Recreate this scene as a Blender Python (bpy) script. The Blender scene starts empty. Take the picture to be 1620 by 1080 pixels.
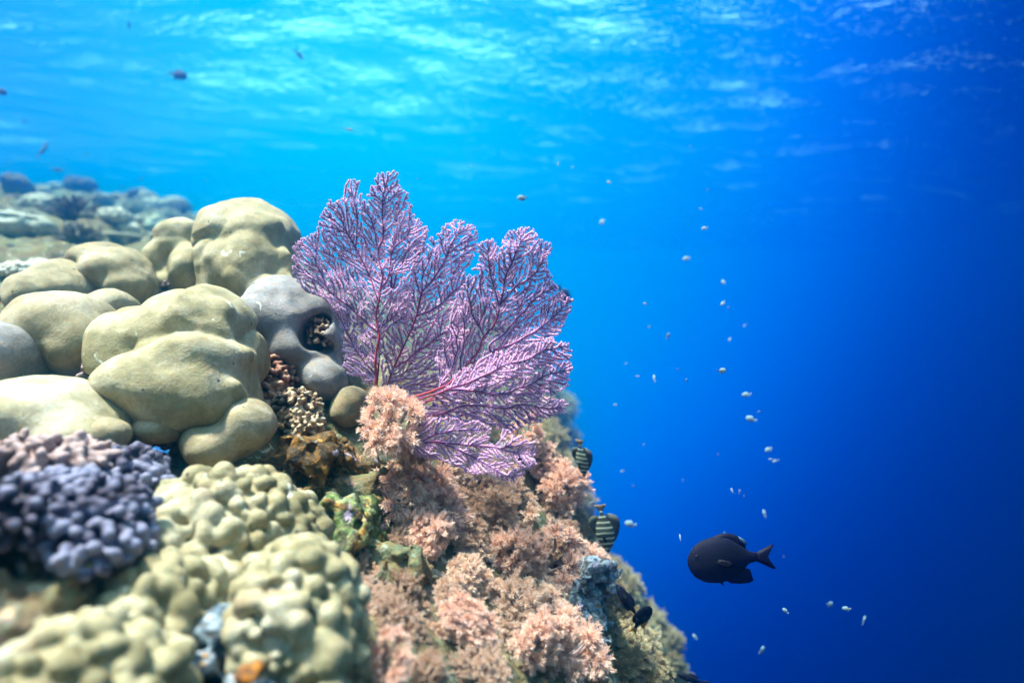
import bpy, math, random
import numpy as np
from mathutils import Vector, Matrix
from mathutils.noise import fractal, ridged_multi_fractal, noise as pnoise

scene = bpy.context.scene
COL = scene.collection
R = math.radians

# ------------------------------------------------------------------ camera
cam_d = bpy.data.cameras.new('camera')
cam = bpy.data.objects.new('camera', cam_d)
COL.objects.link(cam)
cam.location = (0, 0, 0)
cam.rotation_euler = (R(90), 0, 0)
cam_d.lens = 24
cam_d.sensor_width = 36
cam_d.clip_start = 0.02
cam_d.clip_end = 500
cam_d.dof.use_dof = True
cam_d.dof.focus_distance = 1.2
cam_d.dof.aperture_fstop = 1.9
scene.camera = cam
FPX = 1080.0                                   # focal length in pixels of the 1620 px wide photograph

# ------------------------------------------------------------------ world: daylight seen from inside the sea
SUN_ELEV, SUN_AZ = R(71), R(-98)               # azimuth measured from +Y towards +X
world = bpy.data.worlds.new('World')
scene.world = world
world.use_nodes = True
wt = world.node_tree
wt.nodes.clear()
def wn(t, **k):
    n = wt.nodes.new(t)
    for a, b in k.items(): setattr(n, a, b)
    return n
def wmath(op, a, b=None, clamp=False):
    n = wn('ShaderNodeMath', operation=op); n.use_clamp = clamp
    for i, s in enumerate((a, b)):
        if s is None: continue
        if isinstance(s, (int, float)): n.inputs[i].default_value = s
        else: wt.links.new(s, n.inputs[i])
    return n.outputs[0]
tc = wn('ShaderNodeTexCoord')
def wdot(v):
    n = wn('ShaderNodeVectorMath', operation='DOT_PRODUCT')
    wt.links.new(tc.outputs['Generated'], n.inputs[0])
    n.inputs[1].default_value = Vector(v).normalized()
    return n.outputs['Value']
glow_dir = (-0.22, 1, 0.30)                    # the side from which most light comes through the water
ang = wmath('DIVIDE', wmath('ARCCOSINE', wdot(glow_dir)), math.pi)
ramp = wn('ShaderNodeValToRGB')
wt.links.new(ang, ramp.inputs[0])
ramp.color_ramp.interpolation = 'B_SPLINE'
els = [(0.0, (0.0, .76, 1.3)), (9, (0.0, .68, 1.3)), (18, (0.0, .52, 1.3)), (27, (0.0, .40, 1.25)), (36, (0.0, .20, 1.05)),
       (45, (0.0, .03, .40)), (58, (0.0, .0, .10)), (90, (.012, .03, .09)), (180, (.05, .07, .12))]
while len(ramp.color_ramp.elements) < len(els): ramp.color_ramp.elements.new(.5)
for e, (p, c) in zip(ramp.color_ramp.elements, els):
    e.position = p / 180; e.color = (*c, 1)
sky = wn('ShaderNodeTexSky', sky_type='NISHITA', sun_disc=False)
sky.sun_elevation = SUN_ELEV
sky.sun_rotation = SUN_AZ
skw = wn('ShaderNodeVectorMath', operation='MULTIPLY')   # daylight after a few metres of clear water
wt.links.new(sky.outputs[0], skw.inputs[0])
skw.inputs[1].default_value = (2.7, 1.42, 1.0)
window = wn('ShaderNodeMapRange', interpolation_type='SMOOTHSTEP')   # the round window of sky overhead
wt.links.new(wdot((0, 0, 1)), window.inputs['Value'])
window.inputs['From Min'].default_value = math.sin(R(36))
window.inputs['From Max'].default_value = math.sin(R(58))
b1 = wn('ShaderNodeBackground'); b1.inputs[1].default_value = 0.23
b2 = wn('ShaderNodeBackground'); b2.inputs[1].default_value = 0.065
wt.links.new(ramp.outputs[0], b1.inputs[0])
wt.links.new(skw.outputs[0], b2.inputs[0])
mx = wn('ShaderNodeMixShader')
wt.links.new(window.outputs[0], mx.inputs[0])
wt.links.new(b1.outputs[0], mx.inputs[1]); wt.links.new(b2.outputs[0], mx.inputs[2])
wo = wn('ShaderNodeOutputWorld')
wt.links.new(mx.outputs[0], wo.inputs[0])
world.cycles.sampling_method = 'MANUAL'
world.cycles.sample_map_resolution = 256

# ------------------------------------------------------------------ sun
sd = bpy.data.lights.new('sun', 'SUN')
sd.energy = 4.6
sd.angle = R(6)
sd.color = (1.0, .745, .77)
sun = bpy.data.objects.new('sun', sd)
COL.objects.link(sun)
sdir = Vector((math.sin(SUN_AZ) * math.cos(SUN_ELEV), math.cos(SUN_AZ) * math.cos(SUN_ELEV), math.sin(SUN_ELEV)))
sun.rotation_euler = sdir.to_track_quat('Z', 'Y').to_euler()
sun.location = sdir * 20

scene.view_settings.view_transform = 'Standard'
scene.view_settings.look = 'None'
scene.view_settings.gamma = 1
scene.view_settings.exposure = 2.25
scene.cycles.volume_bounces = 3
scene.cycles.max_bounces = 8
scene.cycles.transparent_max_bounces = 12
scene.cycles.caustics_reflective = False
scene.cycles.caustics_refractive = False
scene.cycles.sample_clamp_indirect = 4
scene.cycles.volume_max_steps = 64

# ------------------------------------------------------------------ helpers
def px(u, v, Y):
    """point at depth Y that stands behind photo pixel (u, v)"""
    return np.array([(u - 810) / FPX * Y, Y, (540 - v) / FPX * Y])

def tag(o, label=None, cat=None, group=None, kind=None):
    if label: o['label'] = label
    if cat: o['category'] = cat
    if group: o['group'] = group
    if kind: o['kind'] = kind
    return o

def mesh_np(name, V, F, smooth=True, attrs=None):
    """V (n,3); F list of int arrays with 3 or 4 columns"""
    me = bpy.data.meshes.new(name)
    V = np.asarray(V, dtype=np.float32)
    if not isinstance(F, list): F = [F]
    F = [np.asarray(f, dtype=np.int32) for f in F if len(f)]
    me.vertices.add(len(V)); me.vertices.foreach_set('co', V.ravel())
    nl = sum(f.size for f in F); npoly = sum(len(f) for f in F)
    me.loops.add(nl); me.polygons.add(npoly)
    me.loops.foreach_set('vertex_index', np.concatenate([f.ravel() for f in F]))
    tot = np.concatenate([np.full(len(f), f.shape[1]) for f in F]).astype(np.int32)
    st = np.concatenate([[0], np.cumsum(tot)[:-1]]).astype(np.int32)
    me.polygons.foreach_set('loop_start', st)
    try: me.polygons.foreach_set('loop_total', tot)
    except Exception: pass
    me.polygons.foreach_set('use_smooth', np.full(npoly, smooth))
    for k, a in (attrs or {}).items():
        at = me.attributes.new(k, 'FLOAT', 'POINT')
        at.data.foreach_set('value', np.asarray(a, dtype=np.float32))
    me.update(); me.validate()
    return me

def obj(name, me, mat=None, parent=None, loc=None):
    o = bpy.data.objects.new(name, me)
    COL.objects.link(o)
    if mat is not None and me is not None: me.materials.append(mat)
    if parent is not None: o.parent = parent
    if loc is not None: o.location = loc
    return o

def empty(name, loc=(0, 0, 0)):
    o = bpy.data.objects.new(name, None)
    o.empty_display_size = .05
    COL.objects.link(o); o.location = loc
    return o

def copy_tree(o, parent=None):
    c = o.copy(); COL.objects.link(c); c.parent = parent
    for ch in list(o.children): copy_tree(ch, c)
    return c

# lattice noise for arrays
def vnoise(P, freq, seed=0):
    Q = np.asarray(P) * freq + seed * 17.37
    I = np.floor(Q).astype(np.int64); f = Q - I
    f = f * f * f * (f * (f * 6 - 15) + 10)
    out = 0
    def h(a, b, c):
        n = (a * 374761393 + b * 668265263 + c * 1274126177 + seed * 974634777) & 0xffffffff
        n = ((n ^ (n >> 13)) * 1274126177) & 0xffffffff
        n = ((n ^ (n >> 15)) * 2246822519) & 0xffffffff
        return ((n ^ (n >> 16)) & 0xffff) / 32767.5 - 1
    for dx in (0, 1):
        wx = f[..., 0] if dx else 1 - f[..., 0]
        for dy in (0, 1):
            wy = f[..., 1] if dy else 1 - f[..., 1]
            for dz in (0, 1):
                wz = f[..., 2] if dz else 1 - f[..., 2]
                out = out + h(I[..., 0] + dx, I[..., 1] + dy, I[..., 2] + dz) * wx * wy * wz
    return out
def fbm(P, freq, octs=4, seed=0, gain=.5):
    s = 0; a = 1.0
    for k in range(octs):
        s = s + a * vnoise(P, freq * 2.03 ** k, seed + k); a *= gain
    return s

# smooth union of ellipsoids and capsules on a grid, meshed with surface nets
def nets(D, org, h):
    S = D < 0
    nx, ny, nz = D.shape
    c = np.zeros((nx - 1, ny - 1, nz - 1), dtype=np.int8)
    for dx in (0, 1):
        for dy in (0, 1):
            for dz in (0, 1):
                c += S[dx:nx - 1 + dx, dy:ny - 1 + dy, dz:nz - 1 + dz]
    act = (c > 0) & (c < 8)
    idx = np.full(act.shape, -1, dtype=np.int64)
    A = np.argwhere(act); idx[act] = np.arange(len(A))
    acc = np.zeros((len(A), 3)); cnt = np.zeros(len(A))
    corners = [(0,0,0),(1,0,0),(0,1,0),(1,1,0),(0,0,1),(1,0,1),(0,1,1),(1,1,1)]
    val = [D[A[:,0]+a, A[:,1]+b, A[:,2]+cc] for a, b, cc in corners]
    for i in range(8):
        for ax in range(3):
            if corners[i][ax]: continue
            j = i + (1 << ax)
            a, b = val[i], val[j]
            m = (a < 0) != (b < 0)
            t = np.where(m, a / np.where(m, a - b, 1), 0)
            p = np.array(corners[i], dtype=float)[None, :] + np.zeros((len(A), 1))
            p[:, ax] += t
            acc += p * m[:, None]; cnt += m
    V = (A + acc / cnt[:, None]) * h + org
    F = []
    for ax in range(3):
        o1, o2 = [(1, 2), (2, 0), (0, 1)][ax]
        sl0 = [slice(None)] * 3; sl1 = [slice(None)] * 3
        sl0[ax] = slice(0, -1); sl1[ax] = slice(1, None)
        a = S[tuple(sl0)]; b = S[tuple(sl1)]
        E = np.argwhere(a != b)
        ok = (E[:, o1] > 0) & (E[:, o2] > 0) & (E[:, o1] < D.shape[o1] - 1) & (E[:, o2] < D.shape[o2] - 1)
        E = E[ok]
        if not len(E): continue
        fl = a[E[:, 0], E[:, 1], E[:, 2]]
        def ci(d1, d2):
            Q = E.copy(); Q[:, o1] += d1; Q[:, o2] += d2
            return idx[Q[:, 0], Q[:, 1], Q[:, 2]]
        q = np.stack([ci(-1, -1), ci(0, -1), ci(0, 0), ci(-1, 0)], 1)
        q[~fl] = q[~fl][:, ::-1]
        F.append(q)
    return V, np.concatenate(F)

def blob(prims, h, k, amp=0, freq=10, seed=0, cut=None, fold=0, foldf=12, octs=3):
    """prims: (centre, radii) ellipsoids or (p0, p1, r0, r1) capsules, in metres. Returns V, F"""
    lo = np.full(3, 1e9); hi = -lo
    for p in prims:
        if len(p) == 2: c, r = p; a, b = np.subtract(c, r), np.add(c, r)
        else: a = np.minimum(p[0], p[1]) - max(p[2:]); b = np.maximum(p[0], p[1]) + max(p[2:])
        lo = np.minimum(lo, a); hi = np.maximum(hi, b)
    m = k + amp * 1.6 + fold * 1.2 + 3 * h
    lo -= m; hi += m
    n = np.ceil((hi - lo) / h).astype(int) + 1
    ax = [lo[i] + np.arange(n[i]) * h for i in range(3)]
    D = np.full(tuple(n), .5 * max(hi - lo), dtype=np.float64)
    D[:] = 1.0
    for p in prims:
        if len(p) == 2: a, b = np.subtract(p[0], p[1]), np.add(p[0], p[1])
        else: a = np.minimum(p[0], p[1]) - max(p[2:]); b = np.maximum(p[0], p[1]) + max(p[2:])
        i0 = np.maximum(np.floor((a - m * 1.3 - lo) / h).astype(int), 0)
        i1 = np.minimum(np.ceil((b + m * 1.3 - lo) / h).astype(int) + 1, n)
        X, Yg, Z = np.meshgrid(*[ax[i][i0[i]:i1[i]] for i in range(3)], indexing='ij')
        if len(p) == 2:
            c, r = p
            qx, qy, qz = X - c[0], Yg - c[1], Z - c[2]
            k0 = np.sqrt((qx / r[0]) ** 2 + (qy / r[1]) ** 2 + (qz / r[2]) ** 2) + 1e-9
            k1 = np.sqrt((qx / r[0] ** 2) ** 2 + (qy / r[1] ** 2) ** 2 + (qz / r[2] ** 2) ** 2) + 1e-9
            d = k0 * (k0 - 1) / k1
        else:
            p0, p1 = np.array(p[0]), np.array(p[1]); ba = p1 - p0
            qx, qy, qz = X - p0[0], Yg - p0[1], Z - p0[2]
            t = np.clip((qx * ba[0] + qy * ba[1] + qz * ba[2]) / (ba @ ba + 1e-12), 0, 1)
            d = np.sqrt((qx - t * ba[0]) ** 2 + (qy - t * ba[1]) ** 2 + (qz - t * ba[2]) ** 2) - (p[2] + t * (p[3] - p[2]))
        sl = tuple(slice(i0[i], i1[i]) for i in range(3))
        o = D[sl]
        hh = np.clip(.5 + .5 * (o - d) / k, 0, 1)
        D[sl] = o * (1 - hh) + d * hh - k * hh * (1 - hh)
    near = np.abs(D) < m
    I = np.argwhere(near)
    P = lo + I * h
    add = 0
    if amp: add = add + amp * fbm(P, freq, octs, seed)
    if fold:                                             # rounded swellings parted by sharp creases
        w = P + .25 / foldf * np.stack([vnoise(P, foldf * .8, seed + 31), vnoise(P, foldf * .8, seed + 32), vnoise(P, foldf * .8, seed + 33)], -1)
        q = w * np.array([1, 1, 1.5])
        n0 = vnoise(q, foldf, seed + 40); n1 = np.abs(vnoise(q, foldf * .75, seed + 41))
        add = add + fold * (.75 * n0 + .4 - np.minimum(1.5 * n1, .8))
    if np.ndim(add): D[tuple(I.T)] += add
    if cut:
        X, Yg, Z = np.meshgrid(*ax, indexing='ij')
        for c, r in cut:
            k0 = np.sqrt(((X - c[0]) / r[0]) ** 2 + ((Yg - c[1]) / r[1]) ** 2 + ((Z - c[2]) / r[2]) ** 2) - 1
            d = -k0 * min(r)
            kk = .012
            hh = np.clip(.5 - .5 * (D - d) / kk, 0, 1)
            D = D * (1 - hh) + d * hh + kk * hh * (1 - hh)
    return nets(D, lo, h)

# ------------------------------------------------------------------ materials
class Mat:
    def __init__(s, name):
        s.m = bpy.data.materials.new(name); s.m.use_nodes = True
        s.t = s.m.node_tree; s.t.nodes.clear()
        s.out = s.n('ShaderNodeOutputMaterial')
    def n(s, t, **k):
        x = s.t.nodes.new(t)
        for a, b in k.items(): setattr(x, a, b)
        return x
    def l(s, a, b): s.t.links.new(a, b)
    def set(s, sock, v):
        if hasattr(v, 'is_output') or isinstance(v, bpy.types.NodeSocket): s.l(v, sock)
        elif isinstance(v, tuple) and len(v) == 3 and sock.type == 'RGBA': sock.default_value = (*v, 1)
        else: sock.default_value = v
    def math(s, op, a, b=0.0, clamp=False):
        x = s.n('ShaderNodeMath', operation=op); x.use_clamp = clamp
        s.set(x.inputs[0], a); s.set(x.inputs[1], b); return x.outputs[0]
    def coord(s, which='Object'): return s.n('ShaderNodeTexCoord').outputs[which]
    def noise(s, scale, detail=4, rough=.55, vec=None, dist=0):
        x = s.n('ShaderNodeTexNoise'); x.inputs['Scale'].default_value = scale
        x.inputs['Detail'].default_value = detail; x.inputs['Roughness'].default_value = rough
        x.inputs['Distortion'].default_value = dist
        s.l(vec if vec is not None else s.coord(), x.inputs['Vector']); return x.outputs['Fac']
    def voro(s, scale, feature='F1', vec=None, out='Distance'):
        x = s.n('ShaderNodeTexVoronoi', feature=feature); x.inputs['Scale'].default_value = scale
        s.l(vec if vec is not None else s.coord(), x.inputs['Vector']); return x.outputs[out]
    def ramp(s, fac, stops, interp='LINEAR'):
        x = s.n('ShaderNodeValToRGB'); x.color_ramp.interpolation = interp
        while len(x.color_ramp.elements) < len(stops): x.color_ramp.elements.new(.5)
        for e, (p, c) in zip(x.color_ramp.elements, stops):
            e.position = p; e.color = (*c, 1) if len(c) == 3 else c
        s.l(fac, x.inputs[0]); return x.outputs[0]
    def mix(s, fac, a, b, mode='MIX'):
        x = s.n('ShaderNodeMix', data_type='RGBA', blend_type=mode)
        s.set(x.inputs[0], fac); s.set(x.inputs[6], a); s.set(x.inputs[7], b); return x.outputs[2]
    def attr(s, name): return s.n('ShaderNodeAttribute', attribute_name=name).outputs['Fac']
    def rnd(s): return s.n('ShaderNodeObjectInfo').outputs['Random']
    def bump(s, h, strength=.5, dist=.01, prev=None):
        x = s.n('ShaderNodeBump'); x.inputs['Strength'].default_value = strength
        x.inputs['Distance'].default_value = dist; s.l(h, x.inputs['Height'])
        if prev is not None: s.l(prev, x.inputs['Normal'])
        return x.outputs[0]
    def bsdf(s, color, rough=.7, normal=None, spec=.3, sss=0, sssr=(.01, .006, .004), metallic=0, coat=0):
        x = s.n('ShaderNodeBsdfPrincipled')
        s.set(x.inputs['Base Color'], color); s.set(x.inputs['Roughness'], rough)
        x.inputs['Specular IOR Level'].default_value = spec
        if normal is not None: s.l(normal, x.inputs['Normal'])
        if sss:
            x.inputs['Subsurface Weight'].default_value = sss
            x.inputs['Subsurface Radius'].default_value = sssr
            x.inputs['Subsurface Scale'].default_value = 1
        return x.outputs[0]
    def done(s, shader): s.l(shader, s.out.inputs['Surface']); return s.m

def mat_massive(name, base, dark, pale, warm=(.30, .20, .11)):
    m = Mat(name); co = m.coord()
    off = m.n('ShaderNodeVectorMath', operation='ADD'); m.l(co, off.inputs[0])
    rv = m.n('ShaderNodeCombineXYZ'); r = m.rnd()
    for i in range(3): m.l(m.math('MULTIPLY', r, 7.3 + i), rv.inputs[i])
    m.l(rv.outputs[0], off.inputs[1]); co = off.outputs[0]
    n1 = m.noise(8, 6, .62, co, .5); n2 = m.noise(45, 5, .65, co); n3 = m.noise(230, 3, .65, co); n4 = m.noise(15, 5, .6, co, 1.2)
    c = m.ramp(m.math('ADD', m.math('MULTIPLY', n1, .65), m.math('MULTIPLY', n2, .35)), [(.40, dark), (.5, base), (.6, pale)])
    c = m.mix(m.ramp(n4, [(.55, (0, 0, 0)), (.68, (.6, .6, .6))]), c, warm)
    c = m.mix(m.math('MULTIPLY', m.ramp(n3, [(.42, (1, 1, 1)), (.56, (0, 0, 0))]), .35), c, dark)
    pits = m.voro(300, 'F1', co)
    scar = m.ramp(m.noise(38, 3, .5, co, 1.5), [(.695, (0, 0, 0)), (.72, (1, 1, 1))])
    c = m.mix(m.math('MULTIPLY', scar, .7), c, (.66, .68, .62))
    hole = m.ramp(m.voro(26, 'F1', co), [(.055, (1, 1, 1)), (.08, (0, 0, 0))])
    c = m.mix(hole, c, (.05, .05, .04))
    b = m.bump(m.math('ADD', m.math('MULTIPLY', pits, .5), m.math('MULTIPLY', n3, .8)), .45, .0018)
    b = m.bump(n2, .35, .005, b)
    return m.done(m.bsdf(c, .78, b, .2))
M = {}
M['olive'] = mat_massive('olive_massive_coral', (.34, .295, .165), (.22, .19, .095), (.45, .41, .29))
M['olive2'] = mat_massive('tan_massive_coral', (.31, .26, .15), (.19, .155, .085), (.42, .365, .26))
M['grey'] = mat_massive('grey_massive_coral', (.25, .235, .22), (.15, .145, .13), (.36, .335, .325))
M['knob'] = mat_massive('knobby_coral', (.32, .28, .155), (.17, .145, .07), (.46, .42, .29))
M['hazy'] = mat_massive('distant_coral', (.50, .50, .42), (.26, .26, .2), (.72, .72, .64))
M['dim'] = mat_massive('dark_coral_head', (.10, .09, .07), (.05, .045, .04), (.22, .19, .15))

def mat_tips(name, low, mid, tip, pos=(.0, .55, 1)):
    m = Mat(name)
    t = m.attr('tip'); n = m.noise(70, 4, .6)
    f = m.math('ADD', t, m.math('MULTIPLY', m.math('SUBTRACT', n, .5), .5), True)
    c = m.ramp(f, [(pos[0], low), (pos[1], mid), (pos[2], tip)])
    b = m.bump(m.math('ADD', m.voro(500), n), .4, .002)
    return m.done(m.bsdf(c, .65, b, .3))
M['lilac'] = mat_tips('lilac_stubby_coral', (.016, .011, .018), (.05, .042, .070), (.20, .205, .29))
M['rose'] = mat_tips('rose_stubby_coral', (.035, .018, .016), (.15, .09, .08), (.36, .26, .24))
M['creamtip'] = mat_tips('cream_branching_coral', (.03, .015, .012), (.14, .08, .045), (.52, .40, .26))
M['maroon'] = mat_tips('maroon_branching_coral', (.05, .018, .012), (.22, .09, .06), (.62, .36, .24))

def mat_rock():
    m = Mat('encrusted_reef_rock')
    co = m.coord()
    n1 = m.noise(7, 6, .65, co, .6); n2 = m.noise(24, 5, .6, co, .8); n3 = m.noise(90, 4, .65); v = m.voro(34, 'F1', co, 'Color')
    c = m.ramp(n1, [(.28, (.05, .035, .03)), (.42, (.13, .085, .045)), (.52, (.20, .17, .07)), (.6, (.11, .12, .06)), (.72, (.30, .24, .18))])
    c2 = m.ramp(n2, [(.3, (.035, .03, .035)), (.48, (.16, .10, .06)), (.58, (.09, .16, .10)), (.66, (.34, .22, .22)), (.76, (.42, .40, .30))])
    c = m.mix(.5, c, c2)
    spot = m.ramp(m.noise(48, 3, .5, co, .3), [(.60, (0, 0, 0)), (.68, (1, 1, 1))])
    sc = m.ramp(v, [(.2, (.35, .28, .38)), (.45, (.28, .36, .28)), (.65, (.45, .26, .10)), (.85, (.5, .5, .44))])
    c = m.mix(spot, c, sc)
    h = m.math('ADD', m.math('MULTIPLY', n2, .8), m.math('MULTIPLY', n3, .5))
    b = m.bump(h, .9, .012)
    b = m.bump(m.noise(300, 2, .6), .5, .003, b)
    return m.done(m.bsdf(c, .92, b, .08))
M['rock'] = mat_rock()

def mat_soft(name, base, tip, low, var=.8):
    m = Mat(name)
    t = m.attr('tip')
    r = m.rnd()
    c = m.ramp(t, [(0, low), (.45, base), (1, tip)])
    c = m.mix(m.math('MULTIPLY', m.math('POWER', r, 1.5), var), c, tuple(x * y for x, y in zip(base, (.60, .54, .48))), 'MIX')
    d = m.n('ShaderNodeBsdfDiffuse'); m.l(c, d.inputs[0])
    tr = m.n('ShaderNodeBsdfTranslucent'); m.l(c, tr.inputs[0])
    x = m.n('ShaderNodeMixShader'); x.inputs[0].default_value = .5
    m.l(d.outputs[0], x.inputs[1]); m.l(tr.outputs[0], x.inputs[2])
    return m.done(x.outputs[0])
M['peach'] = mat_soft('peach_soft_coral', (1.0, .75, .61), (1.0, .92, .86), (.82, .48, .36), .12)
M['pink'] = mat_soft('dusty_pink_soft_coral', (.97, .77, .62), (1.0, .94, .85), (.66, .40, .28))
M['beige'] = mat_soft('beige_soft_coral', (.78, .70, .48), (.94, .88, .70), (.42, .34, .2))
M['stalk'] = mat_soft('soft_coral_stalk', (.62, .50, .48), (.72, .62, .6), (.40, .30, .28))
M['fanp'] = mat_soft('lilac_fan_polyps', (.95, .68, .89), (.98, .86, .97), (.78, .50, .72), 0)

def mat_fan():
    m = Mat('sea_fan_branch')
    t = m.attr('thick'); n = m.noise(60, 3, .6)
    f = m.math('ADD', t, m.math('MULTIPLY', m.math('SUBTRACT', n, .5), .25), True)
    c = m.ramp(f, [(0, (.10, .03, .15)), (.10, (.18, .03, .12)), (.24, (.34, .05, .08)), (.45, (.55, .10, .06))])
    return m.done(m.bsdf(c, .75, m.bump(n, .5, .002), .2))
M['fanb'] = mat_fan()

# ------------------------------------------------------------------ reef terrain (one sheet)
CP = []
for u, v, Y in [(0,1080,.60),(280,1080,.68),(560,1080,.70),(750,1080,.86),(950,1080,1.08),(1060,1080,1.38),
                (0,900,.72),(250,900,.82),(520,930,.86),(700,930,1.02),(860,930,1.22),(955,930,1.42),(1010,1000,1.45),
                (0,800,.70),(250,790,.90),(520,800,1.10),(700,800,1.22),(880,800,1.42),
                (0,660,.92),(300,720,1.08),(500,700,1.22),(650,690,1.32),(800,700,1.42),(845,712,1.48),
                (0,560,1.15),(200,600,1.25),(400,600,1.30),(560,640,1.32),(250,500,1.6),(420,500,1.6),(560,560,1.6),
                (0,450,1.9),(150,450,2.0),(330,450,2.2),(0,390,3.0),(180,400,3.4),(330,400,4.2),
                (0,332,6.0),(150,345,6.6),(300,352,7.2),(0,305,9.0),(150,318,9.4),(320,340,9.8),(480,470,5),
                (600,560,3.2),(760,640,3.0),(873,690,3.2),(560,560,5.5),(760,600,5.5),(870,660,5.5),
                (898,780,2.9),(945,880,2.9),(1045,1020,2.9),(880,640,8),(480,450,9)]:
    CP.append(px(u, v, Y))
CP += [np.array(p) for p in [(-.1,0,-.75),(-1.2,0,-.35),(.6,.2,-1.3),(0,-1.2,-.9),(-3,-2,-.2),(-3,.5,.1),(-6,-5,.1),(-6,2,.8),(-9,6,1.5),(-10,12,2.1),(-5,12,1.9),
        (-1.5,12,.5),(1,12,-1.4),(.5,1.3,-1.45),(.48,2.2,-2.2),(.48,3.3,-2.8),(.72,5.5,-3.6),(1.15,9,-4.6),(.62,7,-2.4),(.95,7,-5),(0,9,-1.2),(-1.3,9,.15),(0,7,-.75),(-1.4,7,.25),(1.2,12,-3),(1.1,.9,-2.6),(2,2.5,-4.2),(2.4,6,-5),(2,-3,-5),(.4,-3,-1.8),
        (4,0,-8),(4,6,-9),(4.5,12,-9),(10,0,-12.5),(10,12,-12.5),(10,-10,-12.5),(3,-10,-7),(0,-10,-2),(-8,-11,0)]]
CP = np.array(CP)
def tps_fit(P, z, lam=2e-3):
    n = len(P)
    d = np.linalg.norm(P[:, None] - P[None], axis=2)
    K = np.where(d > 0, d * d * np.log(d + 1e-12), 0) + lam * np.eye(n)
    A = np.zeros((n + 3, n + 3)); A[:n, :n] = K; A[:n, n] = 1; A[:n, n + 1:] = P; A[n, :n] = 1; A[n + 1:, :n] = P.T
    return np.linalg.solve(A, np.concatenate([z, [0, 0, 0]]))
TW = tps_fit(CP[:, :2], CP[:, 2])
def hbase(x, y):
    x = np.asarray(x, float); y = np.asarray(y, float)
    s = TW[-3] + TW[-2] * x + TW[-1] * y
    for (cx, cy), w in zip(CP[:, :2], TW[:-3]):
        d2 = (x - cx) ** 2 + (y - cy) ** 2 + 1e-12
        s = s + w * .5 * d2 * np.log(d2)
    return np.maximum(s, -13 + .02 * s)
def hfull(x, y):
    z = hbase(x, y)
    P = np.stack([x, y, z * .5], -1)
    r = np.hypot(x, y)
    a = np.clip(.018 + .022 * (r - 1.2), .014, .13)
    z = z + .006 * fbm(P, 42, 3, 19) * np.clip(1.6 - .2 * r, .3, 1.3) + .035 * np.clip(x - .02, 0, 1) * fbm(P, 5.5, 3, 23) * np.clip(r - 1, 0, 1.6)
    return z + a * fbm(P, 3.2, 3, 5) + .012 * np.clip(r, .8, 3) * fbm(P, 14, 3, 9) + np.clip(.02 * (r - 2), 0, .07) * fbm(P, 4.5, 2, 15)

tt = np.linspace(-4.6, 4.6, 620)
gx = .22 * np.sinh(tt)
gy = 1.1 + .22 * np.sinh(tt * .985)
GX, GY = np.meshgrid(gx, gy, indexing='ij')
GZ = hfull(GX, GY)
nx_, ny_ = GX.shape
idx = np.arange(nx_ * ny_).reshape(nx_, ny_)
F = np.stack([idx[:-1, :-1], idx[1:, :-1], idx[1:, 1:], idx[:-1, 1:]], -1).reshape(-1, 4)
reef = obj('reef_slope', mesh_np('reef_slope', np.stack([GX, GY, GZ], -1).reshape(-1, 3), F), M['rock'])
tag(reef, kind='structure')

def hit(u, v, y0=.35, y1=14):
    Y = np.geomspace(y0, y1, 900)
    X = (u - 810) / FPX * Y; Z = (540 - v) / FPX * Y
    below = np.nonzero(Z < hfull(X, Y))[0]
    if not len(below): return None
    i = below[0]
    return np.array([X[i], Y[i], Z[i]])
def normal_at(x, y, e=.05):
    dx = (hbase(x + e, y) - hbase(x - e, y)) / (2 * e); dy = (hbase(x, y + e) - hbase(x, y - e)) / (2 * e)
    return Vector((-dx, -dy, 1)).normalized()

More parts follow.
